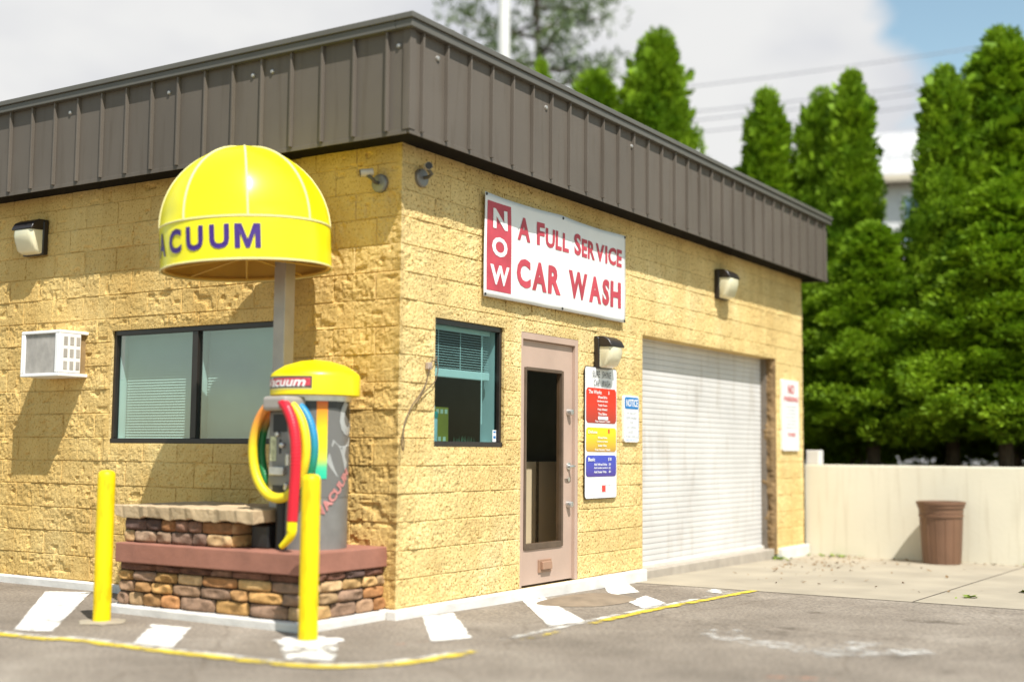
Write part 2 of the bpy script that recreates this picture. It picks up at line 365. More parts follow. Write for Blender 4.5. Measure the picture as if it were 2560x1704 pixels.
M['weed'] = simple('weed_leaf', (0.16, 0.22, 0.02), 0.7, 0.3, 20)
M['brown_block'] = simple('dark_brown_block', (0.20, 0.125, 0.055), 0.95, 0.35, 9, bump=0.8, bscale=25)

# ------------------------------------------------------------------ camera
cam_d = bpy.data.cameras.new('camera'); cam = bpy.data.objects.new('camera', cam_d); COL.objects.link(cam)
CX, CY, CZ = -7.35157, -5.62669, 1.13733
YAW, PIT, ROL = 0.56386434, 0.0857826, 0.0081329
fw = Vector((math.cos(YAW) * math.cos(PIT), math.sin(YAW) * math.cos(PIT), math.sin(PIT)))
rt = Vector((math.sin(YAW), -math.cos(YAW), 0)); up = rt.cross(fw)
r2 = rt * math.cos(ROL) + up * math.sin(ROL); u2 = up * math.cos(ROL) - rt * math.sin(ROL)
cam.matrix_world = Matrix(((r2.x, u2.x, -fw.x, CX), (r2.y, u2.y, -fw.y, CY), (r2.z, u2.z, -fw.z, CZ), (0, 0, 0, 1)))
cam_d.sensor_width = 36; cam_d.lens = 3173.6156 / 2560 * 36; cam_d.clip_start = 0.1; cam_d.clip_end = 2000
cam_d.dof.use_dof = True; cam_d.dof.focus_distance = 10.9; cam_d.dof.aperture_fstop = 0.52
scene.camera = cam

# ------------------------------------------------------------------ light and sky
SUN = Vector((0.345, 0.55, -1.0)).normalized()          # direction the light travels
sd = bpy.data.lights.new('sun', 'SUN'); so = bpy.data.objects.new('sun', sd); COL.objects.link(so)
sd.energy = 5.0; sd.angle = math.radians(0.5); sd.color = (1.0, 0.98, 0.94)
so.rotation_euler = (-SUN).to_track_quat('Z', 'Y').to_euler(); so.location = (-10, -14, 25)
world = bpy.data.worlds.new('World'); scene.world = world; world.use_nodes = True
nt = world.node_tree; L = nt.links.new; bg = nt.nodes['Background']; bg.inputs['Strength'].default_value = 0.1
sky = N(nt, 'ShaderNodeTexSky', sky_type='NISHITA'); sky.sun_disc = False
tosun = -SUN
sky.sun_elevation = math.asin(tosun.z); sky.sun_rotation = math.atan2(tosun.x, tosun.y); sky.air_density = 1.0; sky.dust_density = 0.6
tc = N(nt, 'ShaderNodeTexCoord')
mp = N(nt, 'ShaderNodeMapping'); mp.inputs['Scale'].default_value = (1, 1, 1.9); L(tc.outputs['Generated'], mp.inputs['Vector'])
n1 = N(nt, 'ShaderNodeTexNoise'); n1.inputs['Scale'].default_value = 5.5; n1.inputs['Detail'].default_value = 10; n1.inputs['Roughness'].default_value = 0.60; n1.inputs['Distortion'].default_value = 0.45
L(mp.outputs['Vector'], n1.inputs['Vector'])
def wdir(px, py):
    d = fw + r2 * ((px - 1280) / 3173.6) - u2 * ((py - 852) / 3173.6); return d.normalized()
def spot(direction, c0, c1, amt):
    vm = N(nt, 'ShaderNodeVectorMath', operation='DOT_PRODUCT'); nm = N(nt, 'ShaderNodeVectorMath', operation='NORMALIZE')
    L(tc.outputs['Generated'], nm.inputs[0]); L(nm.outputs[0], vm.inputs[0]); vm.inputs[1].default_value = direction
    mr = N(nt, 'ShaderNodeMapRange', interpolation_type='SMOOTHSTEP'); L(vm.outputs['Value'], mr.inputs['Value'])
    mr.inputs['From Min'].default_value = c0; mr.inputs['From Max'].default_value = c1; mr.inputs['To Min'].default_value = 0; mr.inputs['To Max'].default_value = amt
    return mr.outputs['Result']
a = spot(wdir(1150, 250), math.cos(math.radians(40)), math.cos(math.radians(19)), 0.44)      # cloud bank ahead
b = spot(wdir(2760, -190), math.cos(math.radians(12.0)), math.cos(math.radians(0.5)), -0.70)      # blue gap upper right
b2 = spot(wdir(300, -60), math.cos(math.radians(6)), math.cos(math.radians(0.5)), -0.13)     # small gap upper left
s1 = N(nt, 'ShaderNodeMath', operation='ADD'); L(n1.outputs['Fac'], s1.inputs[0]); L(a, s1.inputs[1])
s2 = N(nt, 'ShaderNodeMath', operation='ADD'); L(s1.outputs[0], s2.inputs[0]); L(b, s2.inputs[1])
s3 = N(nt, 'ShaderNodeMath', operation='ADD'); L(s2.outputs[0], s3.inputs[0]); L(b2, s3.inputs[1])
cm = ramp(nt, s3.outputs[0], [(0.54, (0, 0, 0)), (0.71, (1, 1, 1))])
n3 = N(nt, 'ShaderNodeTexNoise'); n3.inputs['Scale'].default_value = 6.5; n3.inputs['Detail'].default_value = 6; L(mp.outputs['Vector'], n3.inputs['Vector'])
cc = ramp(nt, n3.outputs['Fac'], [(0.34, (4.9, 5.0, 5.3)), (0.5, (5.65, 5.68, 5.75)), (0.64, (6.1, 6.1, 6.05))])
hs = N(nt, 'ShaderNodeMix', data_type='RGBA', blend_type='MULTIPLY'); hs.inputs[0].default_value = 1; L(sky.outputs[0], hs.inputs[6]); hs.inputs[7].default_value = (1.50, 1.48, 1.20, 1)
mx = N(nt, 'ShaderNodeMix', data_type='RGBA'); L(cm.outputs['Color'], mx.inputs[0]); L(hs.outputs[2], mx.inputs[6]); L(cc.outputs['Color'], mx.inputs[7])
L(mx.outputs[2], bg.inputs['Color'])
scene.view_settings.view_transform = 'Standard'; scene.view_settings.look = 'None'; scene.view_settings.gamma = 1; scene.view_settings.exposure = 0.50
scene.cycles.max_bounces = 8; scene.cycles.transparent_max_bounces = 16; scene.cycles.use_denoising = True
scene.cycles.caustics_reflective = False; scene.cycles.caustics_refractive = False
scene.cycles.sample_clamp_indirect = 6

# ------------------------------------------------------------------ ground
def gz(x): return -0.07 - 0.012 * min(max(x, 0), 9)
def ground_sheet(xs, ys, dz):
    vs = [(x, y, gz(x) + dz) for y in ys for x in xs]; n = len(xs)
    return vs, [(j * n + i, j * n + i + 1, (j + 1) * n + i + 1, (j + 1) * n + i) for j in range(len(ys) - 1) for i in range(n - 1)]
g = MB(); g.add(*ground_sheet([-300, -20, 0, 3, 6, 9, 30, 400], [-400, -20, 0, 20, 400], 0)); tag(g.build('ground', M['asphalt']), kind='structure')
g = MB(); g.add(*ground_sheet([3.66, 6, 8.66], [-16, -8, -1.3, 0.16], 0.004)); tag(g.build('concrete_apron', M['concrete']), kind='structure')
g = MB()
for yy in (-2.7, -5.6): g.add([(x, y, gz(x) + 0.0065) for y in (yy, yy + .012) for x in (3.66, 8.66)], [(0, 1, 3, 2)])
tag(g.build('apron_joint', M['soil']), kind='structure')
g = MB(); g.box(8.9, 60, -60, 60, -0.6, 0.86); tag(g.build('planting_bed', M['mulch']), kind='structure')

def strip(pts, w, dz, m, name, jitter=0.0):
    mb = MB(); P = [Vector((x, y, 0)) for x, y in pts]; vs = []; cs = []
    for i, p in enumerate(P):
        t = (P[min(i + 1, len(P) - 1)] - P[max(0, i - 1)]).normalized(); nrm = Vector((-t.y, t.x, 0))
        for s in (-1, -.5, 0, .5, 1):
            q = p + nrm * s * w / 2 * 1.12; vs.append((q.x, q.y, gz(q.x) + dz)); cs.append((0, 0, 0, 1) if abs(s) == 1 or i in (0, len(P) - 1) else (1, 1, 1, 1))
    mb.add(vs, [(5 * i + j, 5 * i + j + 1, 5 * i + j + 6, 5 * i + j + 5) for i in range(len(P) - 1) for j in range(4)], col=cs)
    return tag(mb.build(name, m), kind='structure')
def smooth(pts, n=6):
    out = []
    for i in range(len(pts) - 1):
        p0 = pts[max(i - 1, 0)]; p1 = pts[i]; p2 = pts[i + 1]; p3 = pts[min(i + 2, len(pts) - 1)]
        for k in range(n):
            t = k / n; out.append(tuple(0.5 * ((2 * p1[j]) + (-p0[j] + p2[j]) * t + (2 * p0[j] - 5 * p1[j] + 4 * p2[j] - p3[j]) * t * t + (-p0[j] + 3 * p1[j] - 3 * p2[j] + p3[j]) * t ** 3) for j in range(len(p1))))
    out.append(tuple(pts[-1])); return out
yl = smooth([(-2.2, 5.5), (-2.1, 1.6), (-2.0, 1.05), (-1.985, 0.47), (-1.96, -0.05), (-1.94, -0.42), (-1.90, -0.76), (-1.82, -0.96), (-1.69, -1.12), (-1.52, -1.21), (-1.27, -1.275), (-0.9, -1.31)], 5)
strip(yl, 0.095, 0.0075, M['paint_yellow'], 'yellow_edge_line', 0.2)
strip([(-0.35, -1.30), (0.1, -1.29)], 0.05, 0.0075, M['paint_yellow'], 'yellow_edge_line')
strip(smooth([(0.62, -1.255), (1.1, -1.24), (1.69, -1.225), (2.2, -1.24), (2.7, -1.255), (3.72, -1.275)]), 0.085, 0.0075, M['paint_yellow'], 'yellow_edge_line', 0.2)
strip([(x + .085 if y > -.8 else x + .05, y + (.07 if y < -.8 else 0)) for x, y in yl], 0.075, 0.005, M['paint_edge'], 'white_edge_line', 0.2)
strip([(-0.6, -1.17), (0.2, -1.19), (1.0, -1.16), (2.0, -1.15), (3.68, -1.17)], 0.07, 0.005, M['paint_edge'], 'white_edge_line', 0.2)
def poly(pts, dz, m, name, sub=9):
    mb = MB(); n = sub; A, B, C_, D_ = [Vector((*p, 0)) for p in pts]; vs = []; cs = []
    for j in range(n + 1):
        for i in range(n + 1):
            u = i / n; v = j / n; q = (A * (1 - u) + B * u) * (1 - v) + (D_ * (1 - u) + C_ * u) * v
            e = 0.005 if (i in (0, n) or j in (0, n)) else 0
            q += Vector((random.uniform(-e, e), random.uniform(-e, e), 0)); vs.append((q.x, q.y, gz(q.x) + dz)); cs.append((.25, .25, .25, 1) if e else (1, 1, 1, 1))
    w = n + 1
    mb.add(vs, [(j * w + i, j * w + i + 1, (j + 1) * w + i + 1, (j + 1) * w + i) for j in range(n) for i in range(n)], col=cs)
    return tag(mb.build(name, m), kind='structure')
W_ = M['paint_white']
poly([(-0.33, 3.42), (-0.16, 3.05), (-1.81, 1.42), (-1.93, 1.66)], 0.004, W_, 'painted_stripe')
poly([(-1.20, 1.16), (-1.16, 0.82), (-1.82, 0.29), (-1.86, 0.59)], 0.004, W_, 'painted_stripe')
poly([(-1.32, -0.10), (-1.05, -0.38), (-1.70, -0.88), (-1.77, -0.56)], 0.004, M['paint_thin'], 'painted_stripe')
poly([(0.20, -0.10), (0.55, -0.13), (-0.45, -0.98), (-0.74, -0.86)], 0.004, W_, 'painted_stripe')
poly([(1.62, -0.07), (1.98, -0.06), (0.74, -1.15), (0.32, -1.10)], 0.004, W_, 'painted_stripe')
poly([(3.05, -0.07), (3.52, -0.07), (2.88, -0.52), (2.45, -0.44)], 0.004, W_, 'painted_stripe')
poly([(2.10, -0.80), (2.66, -0.68), (2.20, -1.10), (1.72, -1.12)], 0.004, W_, 'painted_stripe')
poly([(3.30, -0.95), (3.62, -0.88), (3.55, -1.12), (3.2, -1.12)], 0.004, M['paint_thin'], 'painted_stripe')
strip(smooth([(0.98, -2.10), (0.55, -2.35), (0.42, -2.75), (0.26, -3.10)]), 0.30, 0.004, M['paint_faint'], 'worn_arrow_marking', 0.3)
strip(smooth([(0.20, -3.02), (0.45, -3.25), (0.78, -3.60)]), 0.28, 0.004, M['paint_faint'], 'worn_arrow_marking', 0.3)
strip(smooth([(0.36, -3.05), (0.62, -3.12), (0.95, -3.1)]), 0.30, 0.004, M['paint_faint'], 'worn_arrow_marking', 0.3)
strip([(-1.06, -0.72), (-0.72, -0.84)], 0.035, 0.004, M['paint_orange'], 'orange_spray_mark', 0.4)
strip([(-0.75, -3.0), (-0.62, -3.3), (-0.6, -3.45)], 0.035, 0.004, M['paint_orange'], 'orange_spray_mark', 0.4)
# rough patch heaped in front of the door
mb = MB(); n = 26; vs = []
for j in range(9):
    t = j / 8
    for i in range(n):
        a_ = 2 * PI * i / n; rr = 1 - t
        x = 1.98 + 0.56 * rr * math.cos(a_) * (1 + .1 * math.sin(3 * a_)); y = -0.50 + 0.36 * rr * math.sin(a_) * (1 + .12 * math.cos(2 * a_))
        vs.append((x, y, gz(x) + 0.003 + 0.045 * (1 - rr ** 2.2)))
mb.add(vs, [(j * n + i, j * n + (i + 1) % n, (j + 1) * n + (i + 1) % n, (j + 1) * n + i) for j in range(8) for i in range(n)])
tag(mb.build('asphalt_patch', M['patch'], smooth=True), kind='structure')
# concrete collars round the bollards are laid with them below
def litter(name, m, pts, s0, s1, kind):
    mb = MB()
    for x, y, z in pts:
        s = random.uniform(s0, s1); a_ = random.uniform(0, 2 * PI); t = random.uniform(-.5, .5)
        d1 = Vector((math.cos(a_), math.sin(a_), t)) * s; d2 = Vector((-math.sin(a_), math.cos(a_), random.uniform(-.4, .4))) * s * .55
        c = Vector((x, y, z + s * .4)); mb.add([c - d1, c + d2, c + d1, c - d2], [(0, 1, 2, 3)])
    return tag(mb.build(name, m), kind=kind)
pts = []
for k in range(90):
    x = random.gauss(7.3, .55); y = random.gauss(-0.75, .28)
    if 4.2 < x < 8.55 and y < -0.1: pts.append((x, y, gz(x) + .005))
for k in range(70):
    x = random.uniform(4.5, 8.5); y = -abs(random.gauss(0, 2.2)) - .15; pts.append((x, y, gz(x) + .005))
for k in range(60):
    y = -random.uniform(0.05, 4.5); x = 8.6 - abs(random.gauss(0, .06)); pts.append((x, y, gz(x) + .005))
litter('leaf_litter', M['litter'], pts, .012, .035, 'stuff')
pts = [(random.gauss(cx, .05), random.gauss(cy, sy), gz(cx)) for cx, cy, sy, k in ((7.6, -.06, .04, 26), (8.58, -3.0, .12, 30), (8.56, -.35, .2, 22), (4.35, -3.0, .04, 12), (5.2, -3.35, .05, 24)) for _ in range(k)]
litter('weeds', M['weed'], pts, .02, .06, 'stuff')

# ------------------------------------------------------------------ the building
bld = empty('car_wash_building'); tag(bld, 'single storey car wash building of yellow split face block with brown metal fascia', 'building')
HW, HF, OV, LX, LY = 3.39, 4.235, 0.27, 8.6, 9.0
BH, BL = 0.2032, 0.4064
REL = {11: .36, 12: .66}; SPK = {11: .42, 12: .55}
def height(s, z, seed):
    j = np.floor(z / BH + 1e-6); off = (j % 2) * BL / 2; i = np.floor((s + off) / BL)
    u = (s + off) - i * BL; v = z - j * BH
    e = np.minimum(np.minimum(u, BL - u) / 0.008, np.minimum(v, BH - v) / 0.007).clip(0, 1); e = e * e * (3 - 2 * e)
    amp = 0.55 + 0.9 * _h(i, j, seed); lean = (_h(i, j, seed + 3) - .5); lean2 = (_h(i, j, seed + 5) - .5)
    big = vn(s * 6.5 + 31 * _h(i, j, seed + 9), z * 8.5, seed + 1) - .3
    mid = np.abs(vn(s * 22, z * 24, seed + 2) - .5) * 2
    fine = vn(s * 50, z * 52, seed + 4) - .5; fine2 = vn(s * 84, z * 84, seed + 6) - .5
    rel = REL[seed] + (.85 - REL[seed]) * np.clip(1 - s / .9, 0, 1)
    chip = vn(s * 13 + 40, z * 15, seed + 21); chip = np.clip((chip - .80) / .08, 0, 1) * (1 if seed == 12 else .35)
    upper = np.where(z > 15 * BH, 0.35, 1.0)
    h = 0.009 + e * (0.006 + rel * upper * amp * (0.017 * big + 0.007 * mid) + upper * amp * SPK[seed] * (0.013 * fine + .006 * fine2) + rel * upper * (lean * (u / BL - .5) + lean2 * (v / BH - .5)) * 0.016)
    h = h - .013 * chip * e
    tone = 0.94 + 0.12 * _h(i, j, seed + 7)
    return np.maximum(h, 0.002), e, tone
def cuts(a, b, step, extra):
    base = np.linspace(a, b, int(round((b - a) / step)) + 1); ex = [q for q in extra if a < q < b]
    jl = [k * BH + d for k in range(int(a / BH) - 1, int(b / BH) + 2) for d in (-.008, -.0025, .0025, .008) if a + .004 < k * BH + d < b - .004]
    jl = [q for q in jl if all(abs(q - e) > .006 for e in ex)]; ex = sorted(ex + jl); ea = np.array(ex)
    keep = [q for q in base if np.abs(ea - q).min() > .0045]
    return np.array(sorted(keep + ex))
def block_wall(name, axis, length, step, z0, openings, seed, mirror_label=None):
    ss = cuts(0, length, step, [o[k] for o in openings for k in (0, 1)]); zs = cuts(z0, HW, step, [o[k] for o in openings for k in (2, 3)] + [0.0])
    S, Z = np.meshgrid(ss, zs); h, e, tone = height(S, Z, seed)
    # flatten the border of each opening, remember which faces to leave out
    keep = np.ones((len(zs) - 1, len(ss) - 1), bool); sc = (ss[:-1] + ss[1:]) / 2; zc = (zs[:-1] + zs[1:]) / 2
    for a_, b_, c_, d_ in openings:
        keep &= ~((zc[:, None] > c_) & (zc[:, None] < d_) & (sc[None, :] > a_) & (sc[None, :] < b_))
        on = (S >= a_ - 1e-6) & (S <= b_ + 1e-6) & (Z >= c_ - 1e-6) & (Z <= d_ + 1e-6); h = np.where(on, 0.012, h)
        near = np.maximum(np.maximum(a_ - S, S - b_), np.maximum(c_ - Z, Z - d_)); w = np.clip(near / 0.05, 0, 1); h = 0.012 * (1 - w) + h * w
    # meet the neighbouring wall at the corner
    cz = 0.010 + 0.026 * vn(Z * 11, Z * 0 + 3.3, 77) + 0.016 * vn(Z * 34, Z * 0, 78)
    w = np.clip(1 - S / 0.035, 0, 1); w = w * w * (3 - 2 * w)
    S2 = S - cz * w; H2 = h * (1 - w) + cz * w
    far = S > length - 1e-6; H2 = np.where(far, 0.01, H2)
    if axis == 'x': V = np.stack([S2, -H2, Z], -1)
    else: V = np.stack([-H2, S2, Z], -1)
    idx = np.arange(S.size).reshape(S.shape)
    F = np.stack([idx[:-1, :-1], idx[:-1, 1:], idx[1:, 1:], idx[1:, :-1]], -1)
    if axis != 'x': F = F[..., ::-1]
    F = F[keep]; t = tone * (0.86 + 0.14 * e); cols = np.stack([t, t, t, np.ones_like(t)], -1)
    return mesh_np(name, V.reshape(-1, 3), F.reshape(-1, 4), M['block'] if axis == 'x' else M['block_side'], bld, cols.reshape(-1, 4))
WR = (0.44, 1.412, 1.16, 2.14); DO = (1.675, 2.655, 0.0, 2.135); GA = (3.95, 7.63, -0.11, 2.29); WL = (1.15, 3.075, 1.17, 2.13)
block_wall('wall', 'x', LX, 0.0125, -0.10, [WR, DO, GA], 11)
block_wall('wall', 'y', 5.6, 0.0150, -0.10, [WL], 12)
mb = MB(); mb.box(-0.015, 0.2, 5.6, LY, -.1, HW); mb.box(LX - .2, LX, 0.005, LY, -.2, HW); mb.box(0, LX, LY, LY + .2, -.2, HW); mb.build('wall', M['block'], bld)
# far corner return of the front wall, jambs of the openings
def jamb(o, ax, depth, m=None, name='reveal', skip=()):
    a_, b_, c_, d_ = o; mb = MB(); f = (lambda s, t, z: (s, t, z)) if ax == 'x' else (lambda s, t, z: (t, s, z))
    q = [(a_, c_), (b_, c_), (b_, d_), (a_, d_)]
    for i in range(4):
        if i in skip: continue
        (s0, z0), (s1, z1) = q[i], q[(i + 1) % 4]
        mb.add([f(s0, -.012, z0), f(s1, -.012, z1), f(s1, depth, z1), f(s0, depth, z0)], [(0, 1, 2, 3)])
    return mb.build(name, m or M['block'], bld)
jamb(WR, 'x', 0.05); jamb(DO, 'x', 0.08, skip=(0,)); jamb(GA, 'x', 0.26, skip=(0, 1)); jamb(WL, 'y', 0.05)
# rough return in darker brown block beside the roller shutter
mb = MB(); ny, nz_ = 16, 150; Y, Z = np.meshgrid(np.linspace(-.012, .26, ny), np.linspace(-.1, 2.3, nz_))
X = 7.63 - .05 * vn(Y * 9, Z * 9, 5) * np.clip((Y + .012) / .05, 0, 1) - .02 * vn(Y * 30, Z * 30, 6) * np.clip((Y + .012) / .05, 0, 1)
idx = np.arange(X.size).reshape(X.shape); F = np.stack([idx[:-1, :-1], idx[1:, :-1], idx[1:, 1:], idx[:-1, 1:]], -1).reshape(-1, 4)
mesh_np('reveal', np.stack([X, Y, Z], -1).reshape(-1, 3), F, M['brown_block'], bld)
# foundation kerb along both walls, and the raised pad under the planter
for q_ in ((-0.075, 3.93, -0.075, 0.02, -0.4, -0.004), (-0.075, 0.02, 0.02, LY, -0.4, -0.004), (7.65, LX + .03, -0.075, 0.02, -0.5, -0.03), (-0.93, -0.075, 0.02, 1.97, -0.4, -0.012)):
    mb = MB(); mb.box(*q_); mb.build('foundation', M['kerb_white'], bld, bevel=0.012)
mb = MB(); mb.box(3.95, 7.61, 0.015, 0.3, -0.4, -0.035); mb.build('threshold', M['threshold'], bld, bevel=0.01)
# roof, soffit, fascia
mb = MB(); mb.box(-OV + .03, LX + OV - .03, -OV + .03, LY + .2, 3.95, 4.05); mb.build('roof', M['roof'], bld)
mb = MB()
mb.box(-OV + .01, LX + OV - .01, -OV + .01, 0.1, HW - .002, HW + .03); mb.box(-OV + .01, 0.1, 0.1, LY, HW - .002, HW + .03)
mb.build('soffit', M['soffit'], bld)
def fascia(ax, a0, a1, start):
    """standing seam panels: flat pans with narrow ribs, thin drip edge and screw caps"""
    t = OV; f = (lambda s, o, z: (s, -t - o, z)) if ax == 'x' else (lambda s, o, z: (-t - o, s, z))
    def bx(mb, s0, s1, o0, o1, z0, z1):
        p, q = f(s0, o0, z0), f(s1, o1, z1); mb.box(min(p[0], q[0]), max(p[0], q[0]), min(p[1], q[1]), max(p[1], q[1]), z0, z1)
    mb = MB(); bx(mb, a0, a1, -.02, 0, HW - .012, HF - .06)
    n = int((a1 - start) / .305) + 1
    for i in range(n):
        s = start + .305 * i
        if s > a1 - .03 or s < a0 + .09: continue
        # trapezoid rib
        poly_ = [(s - .013, 0), (s - .009, .030), (s + .009, .030), (s + .013, 0)]
        mb.prism(poly_, lambda u, v, z: f(u, v, z), HW + .012, HF - .085)
    bx(mb, a0, a1, 0, .006, HW - .020, HW + .012)
    o = mb.build('fascia', M['fascia'], bld, bevel=0.002, seg=1)
    return o
fascia('x', -OV - .0, LX + OV, -0.138 + .0); fascia('y', -OV + .021, LY, -0.076)
mb = MB(); mb.box(-OV - .012, -OV + .055, -OV - .012, -OV - .0065, HW + .013, HF - .09); mb.box(-OV - .012, -OV - .0065, -OV - .0065, -OV + .055, HW + .013, HF - .09); mb.build('corner_trim', M['fascia'], bld, bevel=.002, seg=1)
mb = MB()
for z0, z1, o in ((HF - .105, HF - .045, .05), (HF - .045, HF, .065)):
    mb.box(-OV - o, LX + OV + o, -OV - o, -OV + .1, z0, z1); mb.box(-OV - o, -OV + .1, -OV + .1, LY, z0, z1); mb.box(LX + OV - .1, LX + OV + o, -OV + .1, LY, z0, z1)
mb.build('coping', M['coping'], bld, bevel=0.006)
mb = MB(); mb.box(LX + OV - .04, LX + OV - .001, -OV + .002, LY, HW - .012, HF - .06); mb.build('fascia', M['fascia'], bld)
for x in (0.06, 1.62, 3.2, 4.75, 6.3, 7.8):
    mb = MB(); mb.lathe([(.022, 0), (.018, .012), (.006, .018)], (x, -OV, 4.0), 10, Euler((PI / 2, 0, 0)).to_matrix()); mb.build('screw_cap', M['screw'], bld, smooth=True)
for y in (-.17, 1.05, 1.25, 2.18, 3.4):
    mb = MB(); mb.lathe([(.02, 0), (.016, .012), (.006, .016)], (-OV, y, 4.02), 10, Euler((0, -PI / 2, 0)).to_matrix()); mb.build('screw_cap', M['screw'], bld, smooth=True)
# interior seen through the glass
mb = MB(); mb.box(.2, 8.3, .2, 6.5, -.05, .0); mb.build('interior_floor', M['inside_floor'], bld)
mb = MB(); mb.box(.2, 8.3, 4.2, 4.25, 0, 3.2); mb.box(3.85, 3.9, .2, 4.2, 0, 3.2); mb.box(.2, 8.3, .2, 4.2, 3.0, 3.05); mb.build('interior_wall', M['inside'], bld)

# right-hand window (front face)
def window(o, ax, gm, mull=None, inner=0.2, label=None):
    a_, b_, c_, d_ = o; f = (lambda s, t, z: (s, t, z)) if ax == 'x' else (lambda s, t, z: (t, s, z))
    def bx(mb, s0, s1, t0, t1, z0, z1):
        p, q = f(s0, t0, z0), f(s1, t1, z1); mb.box(min(p[0], q[0]), max(p[0], q[0]), min(p[1], q[1]), max(p[1], q[1]), z0, z1)
    w = .034; mb = MB()
    bx(mb, a_, b_, .012, .06, d_ - w - .008, d_); bx(mb, a_, b_, .0, .06, c_, c_ + w + .008)
    bx(mb, a_, a_ + w, .012, .06, c_ + w + .008, d_ - w - .008); bx(mb, b_ - w, b_, .012, .06, c_ + w + .008, d_ - w - .008)
    root = mb.build('window', M['bronze'], bld, bevel=.004)
    if label: root['label'] = label
    segs = [(a_ + w, b_ - w)]
    if mull is not None:
        mm = MB(); bx(mm, mull - .045, mull + .02, .012, .075, c_ + w + .008, d_ - w - .008); mo = mm.build('mullion', M['bronze'], None, bevel=.004)
        mo.parent = root; segs = [(a_ + w, mull - .045), (mull + .02, b_ - w)]
    for s0, s1 in segs:
        pm = MB(); pm.add([f(s0, .04, c_ + w), f(s1, .04, c_ + w), f(s1, .04, d_ - w), f(s0, .04, d_ - w)], [(0, 1, 2, 3)])
        po = pm.build('pane', gm, None); po.parent = root
    jm = MB()   # painted inner reveal behind the glass
    bx(jm, a_ - .005, a_ + .03, .062, inner, c_, d_); bx(jm, b_ - .03, b_ + .005, .062, inner, c_, d_); bx(jm, a_ + .03, b_ - .03, .062, inner, c_ - .005, c_ + .036); bx(jm, a_ + .03, b_ - .03, .062, inner, d_ - .03, d_ + .005)
    if mull is not None: bx(jm, mull - .035, mull + .012, .076, inner, c_ + .036, d_ - .03)
    jo = jm.build('inner_reveal', M['jamb_white'], None); jo.parent = root
    return root
wr = window(WR, 'x', M['glass'], label='single pane window in a dark bronze frame'); wl = window(WL, 'y', M['glass_left'], 2.11, .16, label='wide two pane window in a black frame')
mb = MB(); mb.box(1.318, 1.368, .034, .038, 1.205, 1.30); st = mb.build('window_sticker', M['sign_white'], None); st.parent = wr
for za_, zb2 in ((1.278, 1.291), (1.232, 1.252)):
    mb = MB(); mb.box(1.327, 1.36, .0325, .0335, za_, zb2); so_ = mb.build('sticker_print', M['blue_print'], None); so_.parent = wr

# door
mb = MB()
mb.box(1.675, 1.71, -.01, .08, 0, 2.135); mb.box(2.605, 2.655, -.01, .08, 0, 2.135); mb.box(1.71, 2.605, -.01, .08, 2.075, 2.135)
door = mb.build('door', M['door'], bld, bevel=.004); door['label'] = 'narrow tan steel door with a tall glass lite'
mb = MB(); gx0, gx1, gz0, gz1 = 1.784, 2.43, .306, 1.842
mb.box(1.713, gx0, .022, .066, .012, 2.072); mb.box(gx1, 2.602, .022, .066, .012, 2.072); mb.box(gx0, gx1, .022, .066, .012, gz0); mb.box(gx0, gx1, .022, .066, gz1, 2.072)
def child(mb, name, m, par, **k):
    o = mb.build(name, m, None, **k); o.parent = par; return o
child(mb, 'leaf', M['door'], door)
mb = MB(); w = .026
mb.box(gx0 - .004, gx0 + w, .010, .07, gz0, gz1); mb.box(gx1 - w, gx1 + .004, .010, .07, gz0, gz1); mb.box(gx0 + w, gx1 - w, .010, .07, gz0 - .004, gz0 + w + .02); mb.box(gx0 + w, gx1 - w, .010, .07, gz1 - w, gz1 + .004)
child(mb, 'glass_bead', simple('bronze_bead', (0.10, 0.065, 0.04), .5, .2, 9), door, bevel=.004)
mb = MB(); mb.add([(gx0 + w, .04, gz0 + w), (gx1 - w, .04, gz0 + w), (gx1 - w, .04, gz1 - w), (gx0 + w, .04, gz1 - w)], [(0, 1, 2, 3)]); child(mb, 'glass', M['glass_door'], door)
RX = Euler((PI / 2, 0, 0)).to_matrix()
for z in (1.48, 0.665):
    mb = MB(); mb.lathe([(.032, 0), (.03, .03), (.024, .05), (.0, .052)], (2.525, .022, z), 20, RX); mb.box(2.521, 2.529, -.034, -.030, z - .012, z + .012)
    child(mb, 'deadbolt', M['steel'], door, smooth=True)
mb = MB(); mb.lathe([(.034, 0), (.032, .012), (.014, .014), (.014, .06)], (2.535, .022, 1.0), 20, RX); mb.tube([(2.535, -.04, 1.0), (2.51, -.048, 1.003), (2.47, -.05, 1.0), (2.43, -.046, .997)], [.013, .012, .011, .009])
child(mb, 'handle', M['steel'], door, smooth=True)
mb = MB(); mb.lathe([(.02, 0), (.02, .01)], (2.535, .022, .885), 14, RX); child(mb, 'keyhole', M['steel'], door, smooth=True)
for z in (1.90, 1.01, .32):
    mb = MB(); mb.cyl((1.711, .008, z - .06), (1.711, .008, z + .06), .012, n=10); mb.box(1.700, 1.722, .012, .024, z - .055, z + .055); child(mb, 'hinge', M['bronze'], door, smooth=True)
mb = MB(); mb.box(2.02, 2.235, .010, .023, .100, .210); mb.prism([(.010, .125), (-.018, .128), (-.012, .19), (.010, .195)], lambda u, v, t: (t, u, v), 2.05, 2.205); child(mb, 'mail_slot', simple('mail_slot_paint', (0.33, 0.19, 0.12), .45, .1), door, bevel=.004)

